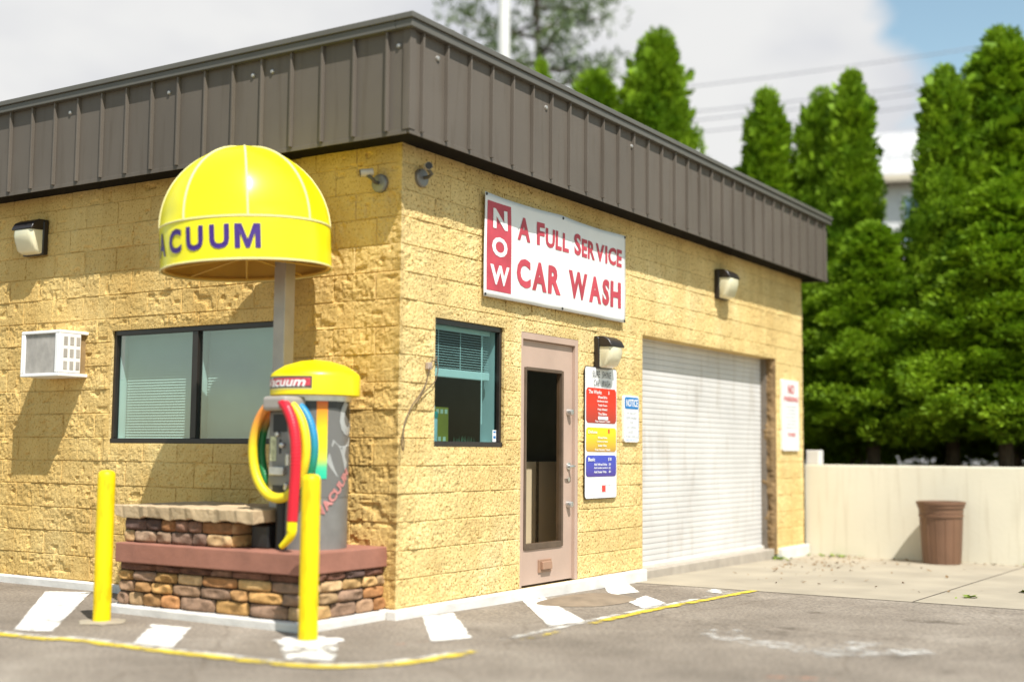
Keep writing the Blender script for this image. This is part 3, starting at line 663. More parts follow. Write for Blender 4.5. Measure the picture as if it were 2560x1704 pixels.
# roller shutter
mb = MB(); z = -.03; prof = []
sh = 0.0575
while z < 2.33:
    for t, d in ((0, -.0005), (.06, -.0018), (.25, -.0030), (.55, -.0034), (.84, -.0028), (.925, -.0012), (.935, .009), (.995, .009)): prof.append((z + t * sh, .17 + d))
    z += sh
vs = [(x, d, zz) for zz, d in prof for x in (3.93, 7.60)]
mb.add(vs, [(2 * i, 2 * i + 1, 2 * i + 3, 2 * i + 2) for i in range(len(prof) - 1)]); 
sh_o = mb.build('roller_shutter', M['slat'], bld); sh_o['label'] = 'closed white roller shutter with horizontal slats'
mb = MB(); mb.box(7.575, 7.625, .10, .165, -.05, 2.29); mb.build('shutter_guide', simple('guide_metal', (0.16, 0.13, 0.10), .6, .2), bld)
mb = MB(); mb.box(3.95, 7.58, .135, .19, -.045, .0); mb.build('bottom_bar', simple('shutter_bar', (0.60, 0.55, 0.48), .6, .1), bld, bevel=.006)

# ------------------------------------------------------------------ inside the windows
bl = empty('window_blind', (.9, .1, 2.1)); tag(bl, 'white slatted blind drawn halfway up behind the single pane front window', 'blind')
mb = MB(); mb.box(.48, 1.34, .085, .115, 2.065, 2.10); mb.build('head_rail', M['blind'], bl)
mb = MB()
for k in range(14):
    z = 2.045 - .0205 * k; mb.add([(.48, .088, z - .004), (1.335, .088, z - .004), (1.335, .112, z + .005), (.48, .112, z + .005)], [(0, 1, 2, 3)])
for x in (.62, .92, 1.22): mb.box(x, x + .004, .088, .091, 1.75, 2.07)
mb.build('slats', M['blind'], bl)
mb = MB(); mb.box(.48, 1.34, .084, .114, 1.70, 1.765); mb.build('slat_stack', M['blind'], bl, bevel=.006)
mb = MB(); mb.cyl((1.222, .085, 1.345), (1.222, .085, 2.06), .006, n=8); mb.build('wand', M['blind'], bl)
bl = empty('window_blind', (.13, 2.1, 2.1)); tag(bl, 'closed pale blinds filling the wide two pane window on the side wall', 'blind')
for y0, y1, m_ in ((2.16, 3.03, M['blind']), (1.2, 2.06, M['blind'])):
    mb = MB(); nn = 38
    for k in range(nn):
        z = 1.215 + k * .0232; mb.add([(.128, y0, z), (.128, y1, z), (.150, y1, z + .026), (.150, y0, z + .026)], [(0, 1, 2, 3)])
    mb.build('slats', m_, bl)
bo = empty('drink_bottle', (.60, .12, 1.197)); tag(bo, 'clear drinking bottle with teal lid and loop on the front window sill', 'bottle')
mb = MB(); mb.lathe([(.036, 0), (.038, .01), (.038, .17), (.030, .19)], (.595, .115, 1.197), 20); mb.build('body', M['bottle'], bo, smooth=True)
mb = MB(); mb.lathe([(.040, .185), (.041, .19), (.041, .225), (.036, .232)], (.595, .115, 1.197), 20); mb.build('lid', M['teal'], bo, smooth=True)
mb = MB(); mb.tube([(.595 + .022 * math.sin(t), .115, 1.197 + .262 - .03 * math.cos(t)) for t in np.linspace(0, 2 * PI, 17)], .005, 6); mb.build('loop', M['sign_white'], bo, smooth=True)
bx_ = empty('paper_carton', (.78, .14, 1.197)); tag(bx_, 'olive yellow carton standing behind the bottle in the front window', 'carton')
mb = MB(); mb.box(.70, .885, .17, .21, 1.197, 1.47); mb.build('carton_body', M['olive'], bx_, bevel=.004)
M['tab'] = simple('pale_tabs', (.5, .5, .38), .6)
for x, z in ((.715, 1.42), (.772, 1.42), (.83, 1.42), (.745, 1.205), (.81, 1.205)): mb = MB(); mb.box(x, x + .036, .168, .1695, z, z + .034); mb.build('white_tab', M['tab'], bx_)
mb = MB()
for k in range(26):
    x = random.uniform(.9, 1.22); h_ = random.uniform(.03, .065); y = random.uniform(.13, .17); l = random.uniform(-.015, .015)
    mb.add([(x - .004, y, 1.197), (x + .004, y, 1.197), (x + l, y, 1.197 + h_)], [(0, 1, 2)])
tag(mb.build('sill_plant', M['plant']), 'row of small dark spiky plants along the front window sill', 'plant')
pt = empty('low_partition', (2.6, .6, 0)); tag(pt, 'low pale partition panel with a dark upright seen through the glass of the tan door', 'partition')
mb = MB(); mb.box(1.9, 3.13, .48, .53, .06, 1.035); mb.build('panel', M['partition'], pt, bevel=.006)
mb = MB(); mb.box(2.735, 2.768, .466, .479, .06, 1.035); mb.build('upright', simple('brown_upright', (.13, .10, .06), .8, .4, 30), pt)
mb = MB(); mb.box(1.9, 3.14, .474, .55, 0, .06); mb.build('skirting', simple('skirting', (.24, .18, .11), .8, .2), pt)

# ------------------------------------------------------------------ things on the walls
# banner
ban = empty('banner', (2.26, -.04, 2.79)); tag(ban, 'white vinyl banner with red lettering above the tan door', 'banner')
BY = -.055
def bsurf(u, v, off=0.0):
    return (u, BY - off - .010 * math.sin((u - 1.03) / 2.455 * PI) - .005 * math.sin(u * 5.1 + v * 3.0) - .003 * math.sin(u * 11 - v * 7), v)
mb = MB(); nu, nv = 60, 20; vs = []
for j in range(nv + 1):
    for i in range(nu + 1):
        u = 1.027 + 2.46 * i / nu; v = 2.363 + .843 * j / nv
        sag = -.012 * math.sin(PI * ((i / nu * 2) % 1)) * (j / nv) if True else 0
        vs.append(bsurf(u, v + sag))
mb.add(vs, [(j * (nu + 1) + i, j * (nu + 1) + i + 1, (j + 1) * (nu + 1) + i + 1, (j + 1) * (nu + 1) + i) for j in range(nv) for i in range(nu)])
bo_ = mb.build('sheet', M['banner'], ban, smooth=True, sharp=180); sm = bo_.modifiers.new('thick', 'SOLIDIFY'); sm.thickness = .002; sm.offset = 1
mb = MB(); nu2, nv2 = 10, 16; vs = [bsurf(1.060 + .362 * i / nu2, 2.417 + .726 * j / nv2, .004) for j in range(nv2 + 1) for i in range(nu2 + 1)]
mb.add(vs, [(j * (nu2 + 1) + i, j * (nu2 + 1) + i + 1, (j + 1) * (nu2 + 1) + i + 1, (j + 1) * (nu2 + 1) + i) for j in range(nv2) for i in range(nu2)]); mb.build('red_panel', M['red_print'], ban)
mb = MB()
for t, u0, u1, v0, v1 in (('N', 1.146, 1.360, 2.930, 3.092), ('O', 1.130, 1.354, 2.700, 2.862), ('W', 1.105, 1.388, 2.470, 2.630)): text_fit(mb, t, u0, u1, v0, v1, lambda u, v: bsurf(u, v, .007), .035)
mb.build('white_lettering', M['white_print'], ban)
mb = MB(); fb = lambda u, v: bsurf(u, v, .006)
def caps(s, u0, u1, v0, v1, big, small, bold=.02, gap=.16):
    """words in large and small capitals laid out between u0 and u1"""
    items = []; x = 0.0
    for w_i, wd in enumerate(s.split(' ')):
        for k, ch in enumerate(wd):
            v, f = text_geo(ch, bold); wch = (v[:, 0].max() - v[:, 0].min()) / .72; sc_ = big if k == 0 else small
            items.append((ch, x, wch * sc_, sc_)); x += wch * sc_ + .10 * small
        x += gap
    tot = x - gap - .10 * small
    for ch, x0, w_, sc_ in items:
        a_ = u0 + (u1 - u0) * x0 / tot; b_ = u0 + (u1 - u0) * (x0 + w_) / tot
        text_fit(mb, ch, a_, b_, v0, v0 + (v1 - v0) * sc_ / big, fb, bold)
caps('A FULL SERVICE', 1.520, 3.405, 2.888, 3.085, 1.0, .84, .034, .42)
caps('CAR WASH', 1.512, 3.392, 2.492, 2.738, 1.0, 1.0, .046, .50)
mb.build('red_lettering', M['red_print'], ban)
for u in (1.045, 2.26, 3.47):
    for v in (2.38, 3.19): 
        mb = MB(); p = bsurf(u, v - (.008 if u > 1.1 and u < 3.4 and v > 3 else 0), .003); mb.lathe([(.013, 0), (.011, .006), (.004, .006)], p, 12, RX); mb.build('grommet', M['bronze'], ban, smooth=True)

# menu board
men = empty('menu_sign', (3.04, -.03, 1.3)); tag(men, 'tall price board with red, yellow and blue panels beside the tan door', 'sign')
fs = lambda u, v: (u, -.0475, v)
def rrect(u0, u1, v0, v1, r, n=5):
    out = []
    for cx, cy, a0 in ((u1 - r, v1 - r, 0), (u0 + r, v1 - r, PI / 2), (u0 + r, v0 + r, PI), (u1 - r, v0 + r, 1.5 * PI)):
        for k in range(n + 1): out.append((cx + r * math.cos(a0 + PI / 2 * k / n), cy + r * math.sin(a0 + PI / 2 * k / n)))
    return out
mb = MB(); mb.prism(rrect(2.735, 3.345, .708, 1.902, .03), lambda u, v, t: (u, t, v), -.040, -.030); mb.build('board', M['sign_white'], men)
mb = MB(); mb.prism(rrect(2.728, 3.352, .701, 1.909, .035), lambda u, v, t: (u, t, v), -.038, -.032); mb.prism(rrect(2.75, 3.33, .73, 1.88, .03), lambda u, v, t: (u, t, v), -.032, -.012); mb.build('backing', M['bronze'], men)
def panel(u0, u1, v0, v1, c_lo, c_hi, y=-.0425):
    mb = MB(); n = 12; r = .028; vs = []; cs = []
    for j in range(n + 1):
        v = v0 + (v1 - v0) * j / n; dv = min(v - v0, v1 - v); ins = 0 if dv >= r else r - math.sqrt(max(0, r * r - (r - dv) ** 2))
        c = tuple(a_ + (b_ - a_) * (j / n) ** .7 for a_, b_ in zip(c_lo, c_hi)) + (1,)
        vs += [(u0 + ins, y, v), (u1 - ins, y, v)]; cs += [c, c]
    mb.add(vs, [(2 * i, 2 * i + 1, 2 * i + 3, 2 * i + 2) for i in range(n)], col=cs); return mb
panel(2.748, 3.332, 1.392, 1.715, (.34, .05, .03), (.78, .035, .012)).build('red_panel', M['attr_print'], men)
panel(2.748, 3.332, 1.130, 1.352, (.48, .24, .05), (.84, .68, .02)).build('yellow_panel', M['attr_print'], men)
panel(2.748, 3.332, .903, 1.098, (.07, .035, .22), (.05, .08, .48)).build('blue_panel', M['attr_print'], men)
mb = MB(); text_fit(mb, 'SURE  SHINE', 2.86, 3.22, 1.812, 1.872, fs, .0, 1.15, .12); text_fit(mb, 'CAR  WASH', 2.885, 3.205, 1.730, 1.790, fs, .0, 1.15, .12); mb.build('black_lettering', M['ink'], men)
mb = MB()
text_fit(mb, 'The Works', 2.785, 3.03, 1.660, 1.695, fs, .02); text_fit(mb, '$', 3.165, 3.185, 1.660, 1.695, fs, .02)
for k, t in enumerate(('Wheel Brite', 'Undercarriage', 'Triple Foam', 'Poly Shield', 'Tire Shine')):
    hw_ = .006 * len(t) + .025; text_fit(mb, t, 3.05 - hw_, 3.05 + hw_, 1.620 - k * .0385, 1.645 - k * .0385, fs, .02)
mb.add([fs(2.965, 1.425), fs(3.16, 1.425), fs(3.16, 1.455), fs(2.965, 1.455)], [(0, 1, 2, 3)])
text_fit(mb, 'Free Vacuum Token', 2.91, 3.20, 1.401, 1.420, fs, .02)
text_fit(mb, 'Deluxe', 2.78, 2.95, 1.297, 1.325, fs, .02)
for k, t in enumerate(('Wheel Brite', 'Undercarriage', 'Sealer Wax')):
    hw_ = .006 * len(t) + .025; text_fit(mb, t, 3.05 - hw_, 3.05 + hw_, 1.250 - k * .036, 1.270 - k * .036, fs, .02)
text_fit(mb, 'Free Vacuum Token', 2.91, 3.20, 1.140, 1.160, fs, .02)
text_fit(mb, 'Basic', 2.78, 2.91, 1.045, 1.078, fs, .02); text_fit(mb, '$ 8', 3.165, 3.225, 1.045, 1.078, fs, .02)
for k, (t, q) in enumerate((('Add Wheel Brite', '$2'), ('Add Undercarriage', '$2'), ('Add Sealer Wax', '$1'))):
    text_fit(mb, t, 2.89, 3.02 + .008 * len(t), 1.004 - k * .034, 1.026 - k * .034, fs, .02); text_fit(mb, q, 3.175, 3.215, 1.004 - k * .034, 1.026 - k * .034, fs, .02)
mb.build('white_lettering', M['white_print'], men)
mb = MB(); text_fit(mb, 'We Proudly Accept Debit Cards', 2.88, 3.22, .840, .856, fs, .0); text_fit(mb, 'We accept:', 2.79, 2.93, .790, .806, fs, 0)
mb.box(2.76, 3.32, -.0415, -.0405, .880, .883); mb.box(2.76, 3.32, -.0415, -.0405, .737, .739)
for u in (2.965, 3.125, 3.20): mb.box(u, u + .003, -.0415, -.0405, .762, .822)
mb.box(2.965, 3.29, -.0415, -.0405, .822, .825); mb.box(2.965, 3.29, -.0415, -.0405, .759, .762); text_fit(mb, 'VISA', 3.135, 3.19, .785, .80, fs, 0); text_fit(mb, 'CARD', 2.975, 3.04, .785, .80, fs, 0); mb.build('grey_lettering', M['grey_print'], men)
for q_ in ((3.055, 3.122, -.0425, -.0405, .764, .820), (3.17, 3.20, -.0435, -.0430, 1.30, 1.34)): mb = MB(); mb.box(*q_); mb.build('red_mark', M['red_sign'], men)

no = empty('notice_sign', (3.65, -.03, 1.44)); tag(no, 'small white notice sign with blue header between the price board and the roller shutter', 'sign')
mb = MB(); mb.prism(rrect(3.500, 3.815, 1.225, 1.672, .035), lambda u, v, t: (u, t, v), -.040, -.012); mb.build('board', M['sign_white'], no)
mb = MB(); mb.prism(rrect(3.514, 3.801, 1.545, 1.656, .025), lambda u, v, t: (u, t, v), -.0435, -.0405); 
for u in (3.512, 3.800): mb.box(u, u + .004, -.0415, -.0405, 1.26, 1.55)
mb.box(3.53, 3.785, -.0415, -.0405, 1.240, 1.244)
mb.build('blue_header', M['blue_print'], no)
mb = MB(); text_fit(mb, 'NOTICE', 3.535, 3.780, 1.565, 1.637, lambda u, v: (u, -.0455, v), .02); mb.build('white_lettering', M['white_print'], no)
mb = MB()
for k, t in enumerate(('WE ARE NOT', 'RESPONSIBLE', 'FOR', 'ANY DAMAGE', 'CAUSED TO', 'YOUR VEHICLE')):
    hw_ = .0105 * len(t); text_fit(mb, t, 3.657 - hw_, 3.657 + hw_, 1.490 - k * .045, 1.518 - k * .045, lambda u, v: (u, -.043, v), 0.0)
mb.build('grey_lettering', M['grey_print'], no)

fsn = empty('parking_sign', (8.06, -.03, 1.6)); tag(fsn, 'tall narrow white sign with red lines on the pier right of the roller shutter', 'sign')
mb = MB(); mb.prism(rrect(7.775, 8.36, 1.160, 2.045, .02), lambda u, v, t: (u, t, v), -.045, -.012); mb.build('board', M['sign_white'], fsn)
mb = MB(); f8 = lambda u, v: (u, -.049, v)
text_fit(mb, 'NO', 7.96, 8.19, 1.87, 1.99, f8, .03); text_fit(mb, 'PARKING', 7.82, 8.32, 1.775, 1.84, f8, .03); text_fit(mb, 'TOWED', 7.93, 8.22, 1.335, 1.385, f8, .02); mb.build('red_lettering', simple('faded_sign_red', (.62, .14, .13), .5, .1), fsn)
mb = MB()
for k in range(7): mb.box(7.87 + .03 * (k % 3), 8.27 - .04 * (k % 2), -.0485, -.0475, 1.445 + k * .044, 1.458 + k * .044)
mb.build('grey_lines', simple('pale_grey_print', (.6, .6, .6), .5, .1), fsn)

# wall lamps: dark hood over a milky lens
def wall_lamp(x, z, ax, label, w=.26, h=.30):
    f = (lambda s, o, zz: (x + s, -.02 - o, z + zz)) if ax == 'x' else (lambda s, o, zz: (-.02 - o, x - s, z + zz))
    r = empty('wall_lamp', f(0, 0, 0)); tag(r, label, 'lamp', 'wall lamps on the block walls')
    mb = MB(); back = [(0, -h / 2), (.055, -h / 2), (.055, h / 2 - .02), (.03, h / 2), (0, h / 2)]
    mb.prism([(a_, b_) for a_, b_ in back], lambda o, zz, s: f(s, o, zz), -w / 2, w / 2)
    hood = [(.03, h / 2), (.10, h / 2 - .004), (.155, h / 2 - .035), (.185, h / 2 - .085), (.187, h / 2 - .10), (.055, h / 2 - .095), (.055, h / 2 - .02)]
    n = len(hood)
    mb.prism(hood, lambda o, zz, s: f(s, o, zz), -w / 2, w / 2)
    mb.build('hood', M['bronze'], r, smooth=True, bevel=.008)
    lens = [(.055, h / 2 - .098), (.180, h / 2 - .102), (.183, h / 2 - .15), (.170, h / 2 - .20), (.135, -h / 2 + .035), (.095, -h / 2 + .012), (.055, -h / 2 + .008)]
    mb = MB(); secs = [(-w / 2 + .012, .72), (-w / 2 + .022, .92), (-w / 2 + .05, 1), (w / 2 - .05, 1), (w / 2 - .022, .92), (w / 2 - .012, .72)]; vs = []
    for s, k in secs:
        for o, zz in lens: vs.append(f(s, .055 + (o - .055) * k, h / 2 - .1 + (zz - h / 2 + .1) * (.8 + .2 * k)))
    m_ = len(lens); fs_ = [(i * m_ + j, i * m_ + (j + 1) % m_, (i + 1) * m_ + (j + 1) % m_, (i + 1) * m_ + j) for i in range(len(secs) - 1) for j in range(m_)]
    fs_ += [tuple(range(m_))[::-1], tuple((len(secs) - 1) * m_ + j for j in range(m_))]
    mb.add(vs, fs_); mb.build('lens', M['lens'], r, smooth=True, sharp=50)
    return r
wall_lamp(3.06, 2.045, 'x', 'wall lamp with dark hood directly above the coloured price board')
wall_lamp(5.88, 3.005, 'x', 'wall lamp with dark hood high above the roller shutter', .30, .33)
wall_lamp(4.10, 3.01, 'y', 'wall lamp with dark hood high above the white air conditioner', .28, .32)

def camera(root_loc, nrm, along, label):
    n_ = Vector(nrm); a_ = Vector(along).normalized(); p = Vector(root_loc)
    r = empty('security_camera', p); tag(r, label, 'camera', 'security cameras under the eave')
    q = n_.to_track_quat('Z', 'Y').to_matrix()
    mb = MB(); mb.lathe([(.070, -.02), (.070, .018), (.062, .028), (.03, .032)], p, 24, q); mb.build('mount', M['steel_dull'], r, smooth=True)
    e = p + n_ * .10 + Vector((0, 0, .05)) + a_ * .05
    mb = MB(); mb.tube([p + n_ * .02, p + n_ * .07, p + n_ * .10 + Vector((0, 0, .02)), e], .014, 8); mb.build('arm', simple('camera_arm', (.09, .075, .05), .5), r, smooth=True)
    d = (a_ * .75 + n_ * .75 + Vector((0, 0, -.15))).normalized(); c0 = e - d * .045 + Vector((0, 0, .02)); c1 = e + d * .05 + Vector((0, 0, .02))
    mb = MB(); mb.cyl(c0, c1, .029, n=18); mb.build('body', simple('camera_body', (.55, .47, .36), .4), r, smooth=True)
    mb = MB(); mb.cyl(c1, c1 + d * .004, .027, n=18); mb.build('lens', M['black'], r)
    return r
camera((-.02, .175, 3.10), (-1, 0, 0), (0, .9, 0), 'small camera on a round mount on the side wall near the corner')
camera((.215, -.02, 3.165), (0, -1, 0), (-.2, 0, 0), 'small camera on a round mount on the front wall near the corner')

# cable hanging beside the front window
cb = smooth([(.455, -.02, 1.84), (.40, -.035, 1.80), (.36, -.045, 1.80), (.33, -.05, 1.76), (.31, -.045, 1.70), (.285, -.04, 1.62), (.20, -.045, 1.53), (.11, -.045, 1.45), (.01, -.06, 1.33), (-.03, -.075, 1.24), (-.045, -.078, 1.17), (-.025, -.075, 1.13), (-.015, -.075, 1.19), (-.03, -.075, 1.25)], 5)
cl = empty('loose_cable', (.33, -.03, 1.75)); tag(cl, 'thin loose cable dangling from a small clip left of the front window', 'cable')
mb = MB(); mb.tube(cb, .0045, 6); mb.tube(smooth([(.43, -.03, 1.82), (.44, -.04, 1.74), (.41, -.04, 1.66), (.36, -.045, 1.62), (.25, -.045, 1.55), (.16, -.045, 1.47)], 5), .004, 6); mb.build('wire', simple('cable_brown', (.10, .06, .03), .6), cl)
mb = MB(); mb.box(.305, .355, -.05, -.02, 1.735, 1.785); mb.box(.315, .328, -.056, -.05, 1.745, 1.785); mb.box(.335, .345, -.056, -.05, 1.75, 1.79); mb.build('clip', simple('clip_grey', (.42, .33, .26), .5, .2), cl, bevel=.004)

# air conditioner through the side wall
ac = empty('air_conditioner', (-.15, 3.62, 1.94)); tag(ac, 'white window air conditioner sticking out of the side wall', 'air conditioner')
y0, y1, z0, z1, xo = 3.375, 3.885, 1.735, 2.13, -.315
mb = MB(); t = .028
mb.box(xo, 0, y0, y1, z1 - t, z1); mb.box(xo, 0, y0, y1, z0, z0 + t); mb.box(xo, -.09, y0, y0 + .02, z0 + t, z1 - t); mb.box(xo, 0, y1 - .02, y1, z0 + t, z1 - t)
mb.box(xo, xo + .02, y0 + .02, y0 + .06, z0 + t, z1 - t); mb.box(xo, xo + .02, y1 - .05, y1 - .02, z0 + t, z1 - t)
mb.build('case', M['ac_white'], ac, bevel=.006)
mb = MB(); mb.box(xo + .018, xo + .05, y0 + .06, y1 - .05, z0 + t, z1 - t)
for k in range(24): yy = y0 + .065 + k * (y1 - y0 - .12) / 24; mb.box(xo + .012, xo + .0181, yy, yy + .006, z0 + t, z1 - t)
mb.build('coil_grille', M['ac_grille'], ac)
for xx in (-.27, -.205, -.14):
    for k in range(3): mb = MB(); zz = z0 + .06 + k * .105; mb.box(xx, xx + .038, y0 - .003, y0 + .001, zz, zz + .07); mb.build('side_louvre', M['ac_grille'], ac)
mb = MB(); mb.box(-.085, -.01, y0 + .03, y0 + .05, z0 + t, z1 - t); mb.build('sleeve', simple('sleeve_tan', (.30, .20, .09), .8, .3), ac)

# ------------------------------------------------------------------ planter with the vacuum
def stone_course(mb, path_a, path_b, z0, z1, nrm, depth, lo, hi, palette):
    """row of rounded rough stones from path_a to path_b"""
    A = Vector(path_a); B = Vector(path_b); Ln = (B - A).length; d = (B - A).normalized(); s = 0; nv_ = Vector(nrm)
    while s < Ln - .01:
        l = min(random.uniform(lo, hi), Ln - s)
        if Ln - s - l < lo * .6: l = Ln - s
        h_ = z1 - z0; c = A + d * (s + l / 2); col = random.choice(palette); k = random.uniform(.75, 1.2); col = tuple(min(1, q * k) for q in col) + (1,)
        n = 10; vs = []; bulge = random.uniform(.6, 1.25); ph = random.uniform(0, 9)
        for j in range(n + 1):
            for i in range(n + 1):
                u = -1 + 2 * i / n; v = -1 + 2 * j / n
                su = math.copysign(abs(u) ** .8, u); sv = math.copysign(abs(v) ** .8, v)
                e = (max(0, 1 - abs(u) ** 5) * max(0, 1 - abs(v) ** 4)) ** .6
                o = depth * bulge * e * (.8 + .35 * math.sin(u * 3 + ph) * math.cos(v * 2.5 + ph * 2)) - .005
                p = c + d * (su * (l / 2 - .003) * (1 - .06 * v * v)) + Vector((0, 0, (z0 + z1) / 2 - c.z + sv * (h_ / 2 - .002) * (1 - .10 * u * u))) + nv_ * o
                vs.append(p)
        mb.add(vs, [(j * (n + 1) + i, j * (n + 1) + i + 1, (j + 1) * (n + 1) + i + 1, (j + 1) * (n + 1) + i) for j in range(n) for i in range(n)], col=col)
        s += l
PAL = [(.50, .28, .10), (.46, .25, .10), (.36, .22, .13), (.56, .34, .14), (.32, .20, .13), (.48, .31, .16), (.42, .20, .08)]
PAL_SHADE = [(.16, .075, .05), (.22, .12, .08), (.30, .14, .06), (.13, .08, .065)]  # dark tones paint overhang shade into the course under slab and capstone
pl = empty('stone_planter', (-.45, .98, -.01)); tag(pl, 'low stone planter base with a red brown slab rim against the building corner', 'planter')
mb = MB(); PX, PY0, PY1 = -.855, .095, 1.90; zt = .297
mb.box(PX + .012, 0, PY0 + .012, PY1, -.02, zt, col=(.05, .035, .025, 1))
hs_ = [-.012, .085, .165, .24, .296]
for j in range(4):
    pal = PAL if j < 3 else PAL_SHADE
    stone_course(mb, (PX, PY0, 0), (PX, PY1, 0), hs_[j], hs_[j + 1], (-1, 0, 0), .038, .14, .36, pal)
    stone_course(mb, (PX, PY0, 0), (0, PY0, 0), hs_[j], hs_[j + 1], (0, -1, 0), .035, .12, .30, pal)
mb.build('stone_wall', M['stone'], pl, smooth=True, sharp=60)
mb = MB(); mb.box(-.915, .0, .062, 1.89, .297, .44); mb.build('slab_rim', M['slab'], pl, bevel=.008)
ti = empty('stone_ledge', (-.45, 1.25, .44)); tag(ti, 'upper stone tier with a pale tan capstone standing on the planter slab', 'stone ledge')
mb = MB(); TX, TY0, TY1 = -.825, .80, 1.90
mb.box(TX + .012, -.03, TY0 + .012, TY1, .441, .618, col=(.05, .035, .025, 1))
for j, (a_, b_) in enumerate(((.441, .53), (.53, .617))):
    stone_course(mb, (TX, TY0, 0), (TX, TY1, 0), a_, b_, (-1, 0, 0), .03, .13, .30, [(.46, .30, .15), (.30, .20, .13), (.22, .14, .10), (.40, .22, .10)] if j == 0 else PAL_SHADE)
    stone_course(mb, (TX, TY0, 0), (-.03, TY0, 0), a_, b_, (0, -1, 0), .03, .13, .30, PAL)
mb.build('stone_wall', M['stone'], ti, smooth=True, sharp=60)
mb = MB(); nx_, ny_ = 8, 40; vs = []
for zz in (0, 1):
    for j in range(ny_ + 1):
        for i in range(nx_ + 1):
            x = -.875 + .86 * i / nx_; y = .57 + 1.385 * j / ny_
            wv = .5 * math.sin(j * .55 + 1) + .3 * math.sin(j * 1.37) + .2 * math.sin(j * 2.3 + 2)
            if i == 0: x += .014 * wv + random.uniform(-.003, .003) + (.012 if zz == 0 else 0)
            if j in (0, ny_): y += random.uniform(-.006, .006)
            z = (.622 - (.016 * wv if i == 0 else 0)) if zz == 0 else .712 + random.uniform(-.006, .004)
            vs.append((x, y, z))
w = nx_ + 1; hN = w * (ny_ + 1); fs_ = []
for j in range(ny_):
    for i in range(nx_):
        a_ = j * w + i; fs_.append((a_, a_ + w, a_ + w + 1, a_ + 1)); fs_.append((hN + a_, hN + a_ + 1, hN + a_ + w + 1, hN + a_ + w))
for j in range(ny_): fs_.append((j * w, hN + j * w, hN + (j + 1) * w, (j + 1) * w)); fs_.append((j * w + nx_, (j + 1) * w + nx_, hN + (j + 1) * w + nx_, hN + j * w + nx_))
for i in range(nx_): fs_.append((i, i + 1, hN + i + 1, hN + i)); q = ny_ * w + i; fs_.append((q, hN + q, hN + q + 1, q + 1))
mb.add(vs, fs_); mb.build('capstone', M['capstone'], ti, bevel=.006)

# vacuum canister
VX, VY, VZ, VR = -.42, .42, .44, .245
vac = empty('vacuum_machine', (VX, VY, VZ)); tag(vac, 'coin vacuum canister with yellow cap and rainbow stripe on the planter', 'vacuum')
mb = MB(); mb.lathe([(VR, 0), (VR, 1.05)], (VX, VY, VZ), 64); mb.build('canister', M['steel_dull'], vac, smooth=True)
mb = MB(); mb.lathe([(VR + .014, 1.03), (VR + .016, 1.085)], (VX, VY, VZ), 64); mb.build('collar', M['steel'], vac, smooth=True)
mb = MB(); R_ = .318; mb.lathe([(R_ - .01, 1.070), (R_, 1.075), (R_, 1.205), (R_ - .006, 1.222), (R_ - .03, 1.243), (.22, 1.285), (.11, 1.318), (.0, 1.332)], (VX, VY, VZ), 72); mb.build('cap', M['cap'], vac, smooth=True, sharp=50)
camdir = math.atan2(CY - VY, CX - VX)
def vcyl(ang, z, r):                       # angle in degrees to the right of the camera-facing meridian
    a_ = camdir + math.radians(ang); return (VX + r * math.cos(a_), VY + r * math.sin(a_), z)
def vpatch(a0, a1, z0, z1, r, n=14, m=6, c0=None, c1=None, cf=None, zt=None):
    mb = MB(); vs = []; cs = []
    for j in range(m + 1):
        for i in range(n + 1):
            u = i / n; v = j / m; top = z1 if zt is None else zt(u); z = z0 + (top - z0) * v
            vs.append(vcyl(a0 + (a1 - a0) * u, z, r)); cs.append(cf(v) if cf else (1, 1, 1, 1))
    mb.add(vs, [(j * (n + 1) + i, j * (n + 1) + i + 1, (j + 1) * (n + 1) + i + 1, (j + 1) * (n + 1) + i) for j in range(m) for i in range(n)], col=cs); return mb
vpatch(-45, 85, 1.34, 1.468, VR + .0015).build('dark_band', simple('label_black', (.03, .028, .027), .35, .2), vac)
vpatch(-45, 85, .80, 1.43, VR + .003, n=24, zt=lambda u: 1.43 - .16 * max(0, (u - .55) / .45) ** 2.2 - .02 * (1 - u)).build('grey_label', simple('label_grey', (.15, .143, .132), .35, .08, 3), vac)
def rainbow(v):
    st_ = [(0, (.02, .5, .30)), (.14, (.05, .55, .30)), (.24, (.55, .75, .08)), (.4, (.85, .8, .02)), (.62, (.86, .62, .01)), (.84, (.85, .32, .02)), (1, (.72, .12, .02))]
    for (p0, c0), (p1, c1) in zip(st_, st_[1:]):
        if v <= p1: k = (v - p0) / (p1 - p0); return tuple(a_ + (b_ - a_) * k for a_, b_ in zip(c0, c1)) + (1,)
    return (*st_[-1][1], 1)
vpatch(3, 21, .93, 1.468, VR + .006, n=5, m=20, cf=rainbow).build('rainbow_stripe', M['attr_print'], vac)
mb = MB()      # big pale letters running up the side, and a red line of script
def rotfn(r, a0, z0, rot, asp=1.0):
    c, s = math.cos(rot), math.sin(rot)
    return lambda u, v: vcyl(a0 + math.degrees((u * c - v * s) / VR), z0 + u * s + v * c, r)
text_fit(mb, 'VAC', 0, .62, 0, .20, rotfn(VR + .006, 52, .83, math.radians(72)), .05, shear=.1); mb.build('pale_lettering', simple('label_pale', (.36, .36, .34), .4, .1), vac)
mb = MB(); text_fit(mb, 'VACUUM', 0, .40, 0, .065, rotfn(VR + .008, 14, .66, math.radians(50)), .05); mb.build('red_lettering', simple('label_red', (.50, .20, .18), .45, .2), vac)
